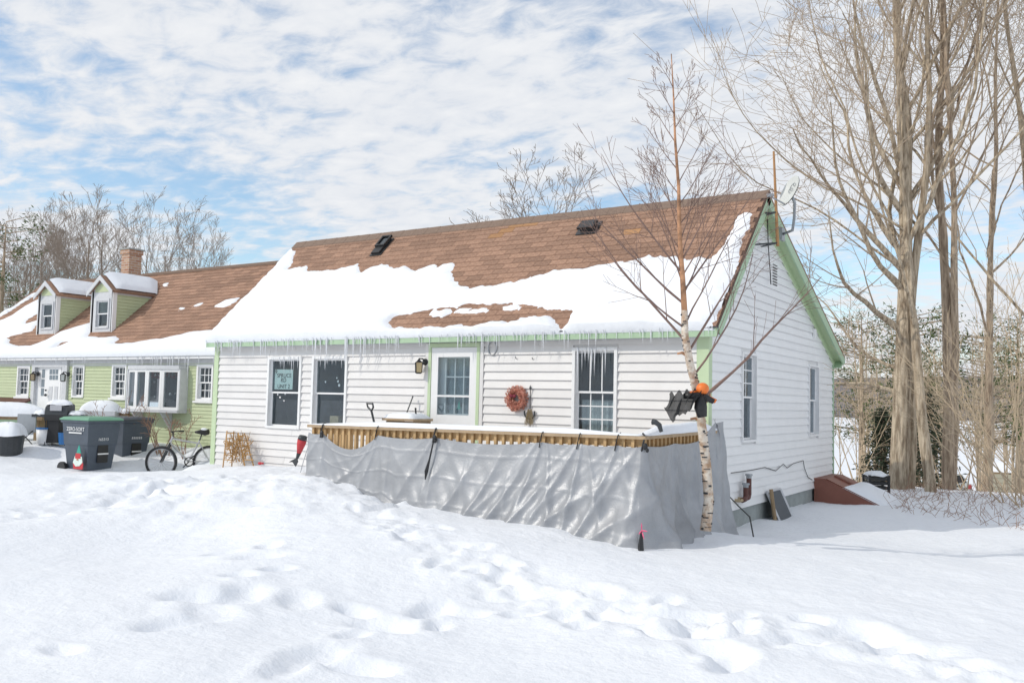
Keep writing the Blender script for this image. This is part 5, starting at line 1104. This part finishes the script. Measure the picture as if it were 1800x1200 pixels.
big_maple(1737, 22, .11, 13, 12, 'rough barked tree with spreading lower limbs near the brush', (.0,), dict(wob=.12, start=(.25, .2, .2, .15), ang=(60, 42, 42, 45)), kids0=12, barkm='bark2')
big_maple(1860, 20, .12, 15, 15, 'bare maple reaching over brush from beyond the yard', (-.06,), dict(wob=.12, start=(.22, .2, .2, .15)), kids0=12)
# low limbs reaching left from the big maple
rs = np.random.default_rng(4); S = []
bM = base_at(1578, 19); 
lowp = dict(MP); lowp.update(wob=.13, up=.06, lv=4, kids=(7, 6, 5, 4), start=(.3, .2, .2, .2), ratio=(.42, .5, .5, .5), seg=.5)
low_t = [o for o in C.objects if o.get('label', '').startswith('large bare maple')][0]
tp_ = TRUNKS[low_t['label']]; tz_ = [q[2] for q in tp_[1]]
for z_, el, le in ((2.6, .30, 2.6), (2.1, .35, 2.2), (3.4, .65, 3.6), (4.3, .85, 4.6), (5.1, 1.0, 5.0), (6.0, 1.15, 5.0), (6.9, 1.3, 4.8), (4.7, 1.0, 4.2)):
    ay = rs.uniform(-.6, .6); dirv = -RT0*1.0+np.array((FW[0], FW[1], 0))*ay+Z3*el; st_ = np.array([np.interp(z_, tz_, [q[k] for q in tp_[1]]) for k in range(3)])
    grow(S, st_, dirv, le, .07 if z_ > 3 else .055, 1, rs, dict(lowp, kids=(0,)+(7, 5, 3)))
a_, b_ = tree_meshes('', S, 1, '', ''); off = np.array(low_t.location)
for mb, nm, mm in ((a_, 'limbs', 'bark'), (b_, 'limb_twigs', 'twig')):
    mb.v = [tuple(np.array(v)+off) for v in mb.v]; mb.build(nm, mm, low_t, smooth=True)
# birch by the deck
rs = np.random.default_rng(21); bu = on(1240, 930, 0, .62); bb = np.array((.62, bu[1], gz(.62, bu[1])-.08))
bp = [on(u, v, 0, .62+i*.0) for i, (u, v) in enumerate([(1240,932),(1246,880),(1242,820),(1236,770),(1230,715),(1222,675),(1213,640),(1204,590),(1203,545),(1200,490),(1196,440),(1194,390),(1193,330),(1187,250),(1184,170),(1180,95)])]
br_ = [.062,.055,.052,.05,.048,.046,.042,.038,.034,.03,.026,.022,.018,.014,.009,.005]
bt = thing('birch_tree', 'slender white birch leaning over the deck with fine reddish twigs', 'tree', bb)
MB().tube(bp[:9], br_[:9], 10).build('trunk', 'birch', bt, smooth=True); MB().tube(bp[8:], br_[8:], 8).build('upper_trunk', 'birchmid', bt, smooth=True)
mk = MB()
for i in range(120):
    t = random.random()*7.9; k = int(t); c_ = bp[k]+(bp[k+1]-bp[k])*(t-k); r_ = br_[k]+(br_[k+1]-br_[k])*(t-k); a = random.uniform(0, 6.28); 
    mk.torus(c_, (math.cos(a), math.sin(a), 0), (-math.sin(a), math.cos(a), 0), r_*1.0, .003+.009*random.random()**2, 5, 5, (0, random.uniform(.4, 1.5)))
mk.build('bark_scars', 'dgrey', bt, kind='stuff')
S = []; BPm = dict(seg=.3, wob=.05, up=.035, taper=(.8, .8, .75, .7), rmin=.0022, lv=3, kids=(0, 6, 4, 2), start=(.2, .2, .2, .2), ang=(40, 34, 34, 34), ratio=(.5, .48, .5, .5), rr=.5)
def bbranch(k, az, el, le, r_):      # az: 0 = picture right, pi = picture left
    dv = RT0*math.cos(az)+np.array((-FW[0], -FW[1], 0))*math.sin(az); i = int(k); base = bp[i]+(bp[i+1]-bp[i])*(k-i); grow(S, base-bb, dv*math.cos(el)+Z3*math.sin(el), le, r_, 1, rs, BPm)
for k, az, el, le, r_ in ((4.25, .15, .80, 1.9, .02), (5.4, .3, .9, 1.5, .013), (6.4, .2, 1.0, 1.5, .014), (6.8, 3.0, .75, 1.5, .016), (7.3, 2.9, .55, 1.35, .012), (7.4, .2, 1.1, 1.2, .012), (8.2, 3.2, .7, 1.5, .013), (8.6, .0, .9, 1.3, .012), (9.2, 2.8, .8, 1.5, .012), (9.6, .4, 1.0, 1.2, .011)): bbranch(k, az, el, le, r_)
for i in range(20): k = 8.5+i*.30; bbranch(k, (i % 2)*math.pi+rs.uniform(-.9, .9), rs.uniform(.85, 1.2), 1.15-.92*(k-8.5)/6.5, .009-.0045*(k-8.5)/6.5)
bbr = MB()
for lv, pts, rad in S: bbr.tube([np.array(q)+bb for q in pts], rad, 5 if lv == 1 else 3, cap=False)
bbr.build('crown', 'birchtwig', bt, smooth=True)
for k, s_ in ((3.55, -1), (6.3, -1), (4.1, 1)): i = int(k); c_ = bp[i]+(bp[i+1]-bp[i])*(k-i); MB().tube([c_, c_+RT0*s_*.07+Z3*.03, c_+RT0*s_*.12+Z3*(.02 if s_ < 0 else .12)], [.022, .017, .012], 6).build('branch_stub', 'birchmid', bt)
# halloween figure in birch
hc = on(1235, 683, 0, .74); hw = thing('halloween_figure', 'orange pumpkin headed figure in black gauze tied to birch trunk', 'ornament', hc)
MB().ball(hc, .068, (1, 1, .95), 16, 10).build('head', 'orange', hw, smooth=True); MB().tube([hc-RT0*.06-Z3*.03, hc-RT0*.15-Z3*.055], [.016, .02], 7).build('hand', 'orange', hw, smooth=True); MB().tube([hc+RT0*.07-Z3*.09, hc+RT0*.14-Z3*.13], [.02, .025], 7).build('hand', 'orange', hw, smooth=True)
TC = np.array((-FW[0], -FW[1], 0)); gv = []
for i in range(29):
    for j in range(15):
        a = i/28; t = j/14; jag = .10*abs(math.sin(a*17))+.05*abs(math.sin(a*41+1)); topz = -.02-.05*(1-a)**2; lnn = (.05+.11*math.sin(math.pi*min(1, a*1.25))**.7+jag)*(.55+.45*(1-a))
        gv.append(hc+RT0*(-.36+.39*a+.03*math.sin(t*6+a*15)*t-.03*t)+TC*(.03+.06*math.sin(a*23+t*4)*(.35+t))+Z3*(topz+.03*math.sin(a*29+t*7)-lnn*t-.06*(1-a)*t))
MB().add(gv, [(i*15+j, (i+1)*15+j, (i+1)*15+j+1, i*15+j+1) for i in range(28) for j in range(14)]).build('gauze_robe', 'blackcloth', hw, smooth=True)
MB().tube([hc-RT0*.02-Z3*.06, hc-RT0*.02-Z3*.2, hc-RT0*.0-Z3*.3], [.05, .07, .05], 9).tube([hc-RT0*.2-Z3*.08, hc-RT0*.02-Z3*.07, hc+RT0*.12-Z3*.13], [.03, .045, .03], 8).build('torso', 'black', hw, smooth=True)

# background bare trees (left and centre), a few grown kinds copied
BG = dict(seg=.8, wob=.065, up=.085, taper=(.85, .85, .8, .8, .7), rmin=.007, lv=4, kids=(11, 6, 4, 3), start=(.3, .2, .2, .2), ang=(34, 32, 34, 36), ratio=(.5, .5, .5, .5), rr=.5)
protos = []
for sd__ in range(4):
    rs = np.random.default_rng(60+sd__); S = []; grow(S, (0, 0, 0), (rs.uniform(-.05, .05), 0, 1), 9, .14, 0, rs, BG)
    if sd__ % 2: grow(S, (.1, .1, 0), (.25, .1, 1), 8, .11, 0, rs, BG)
    a, b = tree_meshes('', S, 1, '', ''); protos.append((a, b))
def bare(i, u, Z, vtop, label, group, rot=0, nm='bare_tree'):
    H = max(v[2] for v in protos[i][1].v)/1.08
    q = dirpt(u, 700, Z); z0 = float(g_all(np.array([[q[0]]]), np.array([[q[1]]]))[0, 0])-.15; top = dirpt(u, vtop, Z)[2]; sc = (top-z0)/(H*1.08)
    key = ('bt', i); 
    t = thing(nm, label, 'tree', (q[0], q[1], z0), group); t.rotation_euler = (0, 0, rot); t.scale = (sc, sc, sc)
    if key not in proto_me:
        a, b = protos[i]; A_ = a.build('trunk', 'bgtwig', None, smooth=True); B_ = b.build('crown', 'bgtwig', None, smooth=True); proto_me[key] = (A_.data, B_.data); A_.parent = t; B_.parent = t
    else:
        for nm_, me in zip(('trunk', 'crown'), proto_me[key]): o = bpy.data.objects.new(nm_, me); C.objects.link(o); o.parent = t
    return t
for i, (u, Z, vt, k) in enumerate([(15, 30, 345, 0), (70, 34, 320, 1), (138, 33, 312, 2), (185, 36, 345, 3), (232, 34, 328, 0), (292, 36, 325, 1), (335, 38, 370, 2), (45, 40, 365, 3), (110, 42, 350, 1)]):
    bare(k, u, Z, vt, 'bare leafless tree rising behind the green house', 'bare trees behind the green house', i*1.3)
ct_ = bare(2, 962, 30, 246, 'bare leafless tree showing above the middle of the white house ridge', None, .6)
ct_.scale = (ct_.scale[0]*1.25, ct_.scale[1]*1.25, ct_.scale[2])
# slim saplings of the woods on the right
sp_pro = []
SP = dict(seg=.9, wob=.06, up=.05, taper=(.8, .8, .8), rmin=.007, lv=2, kids=(16, 4), start=(.25, .2), ang=(42, 40), ratio=(.24, .45), rr=.42)
for sd__ in range(5):
    rs = np.random.default_rng(90+sd__); S = []; grow(S, (0, 0, 0), (rs.uniform(-.06, .06), rs.uniform(-.06, .06), 1), 8.5, .06, 0, rs, SP); sp_pro.append(tree_meshes('', S, 0, '', ''))
sp_me = []
rs = np.random.default_rng(33)
for i in range(70):
    u = 1468+340*math.sqrt(rs.random()); Z = 22+30*rs.random()**1.3; k = i % 5
    if (1676 < u < 1714 and Z < 50) or (1736 < u and Z < 42 and rs.random() < .5): u = 1470+rs.random()*190; Z = 30+18*rs.random()
    q = dirpt(u, 700, Z); sc = rs.uniform(.40, .72)*(1+.012*(Z-24)); wd = rs.uniform(.6, 1.3)
    z0 = float(g_all(np.array([[q[0]]]), np.array([[q[1]]]))[0,0])-.1
    t = thing('sapling', 'slim bare sapling in the woods beyond the yard', 'tree', (q[0], q[1], z0), 'saplings in the woods'); t.rotation_euler = (0, 0, rs.random()*6.28); t.scale = (sc*wd, sc*wd, sc)
    if len(sp_me) <= k:
        A_ = sp_pro[k][0].build('trunk', 'sapl', None, smooth=True); B_ = sp_pro[k][1].build('crown', 'twig2', None, smooth=True); A_.parent = t; B_.parent = t; sp_me.append((A_.data, B_.data))
    else:
        for nm_, me in zip(('trunk', 'crown'), sp_me[k]): o = bpy.data.objects.new(nm_, me); C.objects.link(o); o.parent = t
# conifers
def conifer(u, v_top, Z, label, mm, w, kind='pine', h0=.0, seed=1):
    rs = np.random.default_rng(seed); q = dirpt(u, 700, Z); z0 = float(g_all(np.array([[q[0]]]), np.array([[q[1]]]))[0, 0])-.15; H = dirpt(u, v_top, Z)[2]-z0; t = thing(kind+'_tree', label, 'tree', (q[0], q[1], z0)); base = np.array((q[0], q[1], z0))
    MB().tube([base, base+Z3*H*.5, base+Z3*H], [.13, .09, .01], 7).build('trunk', 'bark2', t); nb_ = MB(); br = MB()
    nbr = 70 if kind == 'pine' else 110
    for i in range(nbr):
        f = h0+(1-h0)*(i+rs.random())/nbr; a = rs.random()*6.28; ln = w*(1-f*.85)*(.5+.6*rs.random()) if kind == 'spruce' else w*(1-.5*abs(f-.5))*(.4+.7*rs.random()); c = base+Z3*H*f; d = np.array((math.cos(a), math.sin(a), -.22 if kind == 'spruce' else .15))
        br.tube([c, c+d*ln], [.018, .005], 4)
        for k in range(34 if kind == 'pine' else 26):
            s_ = (.45+.55*rs.random()) if kind == 'pine' else (.15+.85*rs.random()); p = c+d*ln*s_+rs.normal(0, .10 if kind == 'pine' else .07, 3); e = unit(rs.normal(0, 1, 3)+d*1.1); g = unit(np.cross(e, rs.normal(0, 1, 3))); l2 = rs.uniform(.10, .2)
            nb_.add([p, p+e*l2*.5+g*.02, p+e*l2, p+e*l2*.5-g*.02], [(0,1,2,3)])
    br.build('limbs', 'bark2', t); nb_.build('crown', mm, t)
conifer(1515, 560, 30, 'loose green pine seen between house gable and big maple', 'needle', 1.7, 'pine', .25, 1); conifer(1610, 545, 27, 'green pine foliage behind the twin maple trunks', 'needle', 1.6, 'pine', .3, 2); conifer(1735, 590, 26, 'broad green pine behind the rough barked tree', 'needle', 2.2, 'pine', .3, 3); conifer(1790, 560, 32, 'pine beyond the snowy wall at the woods edge', 'needle', 2., 'pine', .3, 8)
conifer(1552, 720, 25, 'small dark spruce left of twin maple trunks', 'needle2', 1.1, 'spruce', .02, 4); conifer(1628, 690, 24, 'small dark spruce growing behind the slender maple', 'needle2', 1.2, 'spruce', .02, 5); conifer(-8, 385, 27, 'green pine at the far end of the green house', 'needle', 1.6, 'pine', .2, 6)
# arching shrubs and low brush on the right
def shrub(u, Z, n, h, spread, label, mm, seed, bias=(0, 0, 0), nm='shrub', group=None):
    rs = np.random.default_rng(seed); b = base_at(u, Z); S = []
    pr_ = dict(seg=.4, wob=.06, up=-.03, taper=(.8, .8, .7), rmin=.004, lv=2, kids=(4, 3), start=(.35, .3), ang=(28, 32), ratio=(.4, .45), rr=.5)
    for i in range(n): a = rs.random()*6.28; grow(S, (rs.normal(0, spread*.3), rs.normal(0, spread*.3), 0), (math.cos(a)*.45+bias[0], math.sin(a)*.45+bias[1], 1), h*rs.uniform(.6, 1.1), .014, 0, rs, pr_)
    t = thing(nm, label, 'shrub', b, group); o = MB()
    for lv, pts, rad in S: o.tube([np.array(q)+b for q in pts], rad, 4 if lv == 0 else 3, cap=False)
    o.build('stems', mm, t); return t
lb = -RT0*.5
shrub(1795, 16, 9, 4.2, 1., 'tall arching tan shrub leaning toward the maples', 'twig2', 1, lb); shrub(1760, 19, 9, 4.2, 1., 'arching brown shrub beneath the rough barked tree', 'twig2', 2, lb*.6); shrub(1835, 17, 9, 5., 1.2, 'dense arching shrub at the edge of the yard', 'twig2', 3, lb); shrub(1700, 23, 9, 3.6, 1., 'thin brown shrub behind the forked maple', 'twig2', 5); shrub(1500, 24, 8, 3.2, 1., 'thin brown shrub behind the corner of white house', 'twig2', 6)
rs = np.random.default_rng(77); o = MB()
for i in range(300):
    u = rs.uniform(1560, 1830); Z = rs.uniform(14.5, 20.5)-(u-1560)/270*2.2; q = dirpt(u, 860, Z); z0 = gz(q[0], q[1]); d = unit((rs.normal(0, .8), rs.normal(0, .8), rs.uniform(.2, .9))); l = rs.uniform(.15, .55); m_ = np.array((q[0], q[1], z0))+d*l*.6
    o.tube([(q[0], q[1], z0-.03), m_, m_+unit(d+rs.normal(0, .5, 3))*l*.4], [.0045, .0035, .002], 3, cap=False)
tag(o.build('brush', 'redtwig'), 'low tangle of reddish twigs poking through snow under the maples', 'brush', kind='stuff')
for (u, Z, seed, lb_) in ((290, 18.2, 31, 'thin red brown shrub stems rising before the bow window'), (278, 18.4, 32, 'thin bare stems at the left corner of the bow window'), (318, 18.0, 33, 'thin bare stems below the right end of bow window'), (200, 18.3, 34, 'bushy red brown stems under the small window left of bow window')):
    shrub(u, Z, 4 if seed != 34 else 7, 1.05, .22, lb_, 'redtwig', seed, nm='bare_shrub', group='bare shrubs below the bow window')
# things far right: black crate, bluish box, snowy wall, wires
q = base_at(1540, 17.5, 852); cr = thing('plastic_crate', 'black slatted plastic crate capped with snow behind bulkhead', 'crate', q)
for i in range(4): MB().obox(q+Z3*(.1+i*.09), (rr_, ff_, Z3), (.2, .16, .03)).build('slat', 'black', cr)
for sx in (-1, 1):
    for sy_ in (-1, 1): MB().obox(q+rr_*sx*.19+ff_*sy_*.15+Z3*.22, (rr_, ff_, Z3), (.02, .02, .22)).build('corner_post', 'black', cr)
mound('crate_snow', q+Z3*.42, .21, .17, .09, 'snow on top of the black crate')
q = dirpt(1680, 834, 48); gq = float(g_all(np.array([[q[0]]]), np.array([[q[1]]]))[0, 0]); cz_ = gq
pc_ = thing('parked_car', 'pale grey parked car with snow on roof seen between the maple trunks', 'car', (q[0], q[1], cz_)); b_ = np.array((q[0], q[1], cz_))
K = lambda a, d, z: b_+rr_*a+ff_*d+Z3*z
MB().prism([K(-.88, 0, .28), K(.88, 0, .28), K(.9, 0, .55), K(.86, 0, .88), K(-.86, 0, .88), K(-.9, 0, .55)], -ff_*4.2).build('body', 'dish', pc_)
MB().add([K(-.82, -.15, .881), K(.82, -.15, .881), K(.62, -.55, 1.36), K(-.62, -.55, 1.36), K(-.82, -3.0, .881), K(.82, -3.0, .881), K(.62, -2.3, 1.36), K(-.62, -2.3, 1.36)], [(0,1,2,3), (4,7,6,5), (1,5,6,2), (0,3,7,4), (3,2,6,7), (0,4,5,1)]).build('cabin', 'dish', pc_)
MB().add([K(-.70, -.17, .93), K(.70, -.17, .93), K(.56, -.47, 1.30), K(-.56, -.47, 1.30)], [(0,1,2,3)]).build('rear_window', 'black', pc_)
for sx in (-1, 1):
    MB().obox(K(sx*.74, .01, .72), (rr_, ff_, Z3), (.1, .02, .11)).build('tail_light', 'red', pc_)
    for dd3 in (-.75, -3.4): MB().tube([K(sx*.7, dd3, .3), K(sx*.9, dd3, .3)], .31, 16).build('wheel', 'black', pc_)
MB().obox(K(0, .03, .42), (rr_, ff_, Z3), (.84, .05, .09)).build('bumper', 'greywhite', pc_)
mound('car_snow', K(0, -1.4, 1.35), .6, .85, .16, 'snow on the roof of the parked car')
print('car ground', gq, cz_)
q = dirpt(1785, 866, 42); sw_ = thing('boarded_structure', 'low beige structure with horizontal boards under deep snow at woods edge', 'shed', q)
MB().obox(q+Z3*.1, (rr_, ff_, Z3), (1.45, .6, .9)).build('core', 'oldwood', sw_)
for k in range(5): MB().obox(q+Z3*(-.02+k*.21)+ff_*.61, (rr_, ff_, Z3), (1.5, .03, .097)).build('board', 'beige', sw_)
mound('structure_snow', q+Z3*.98, 1.6, .8, .5, 'deep snow lying on the low beige structure')
for i, (va, vb) in enumerate(((697, 694), (713, 711), (731, 730))):
    a = dirpt(1350, va+1, 40); b = dirpt(1900, vb+6, 30); pts = [a+(b-a)*t-Z3*.5*(4*t*(1-t)) for t in np.linspace(0, 1, 14)]
    tag(MB().tube(pts, .02, 4).build('utility_wire', 'dgrey'), ['upper', 'middle', 'lower'][i]+' utility wire crossing the woods behind the house', 'wire')
print('OBJECTS', len(bpy.data.objects), 'TRIS', sum(len(o.data.polygons) for o in bpy.data.objects if o.type == 'MESH'))
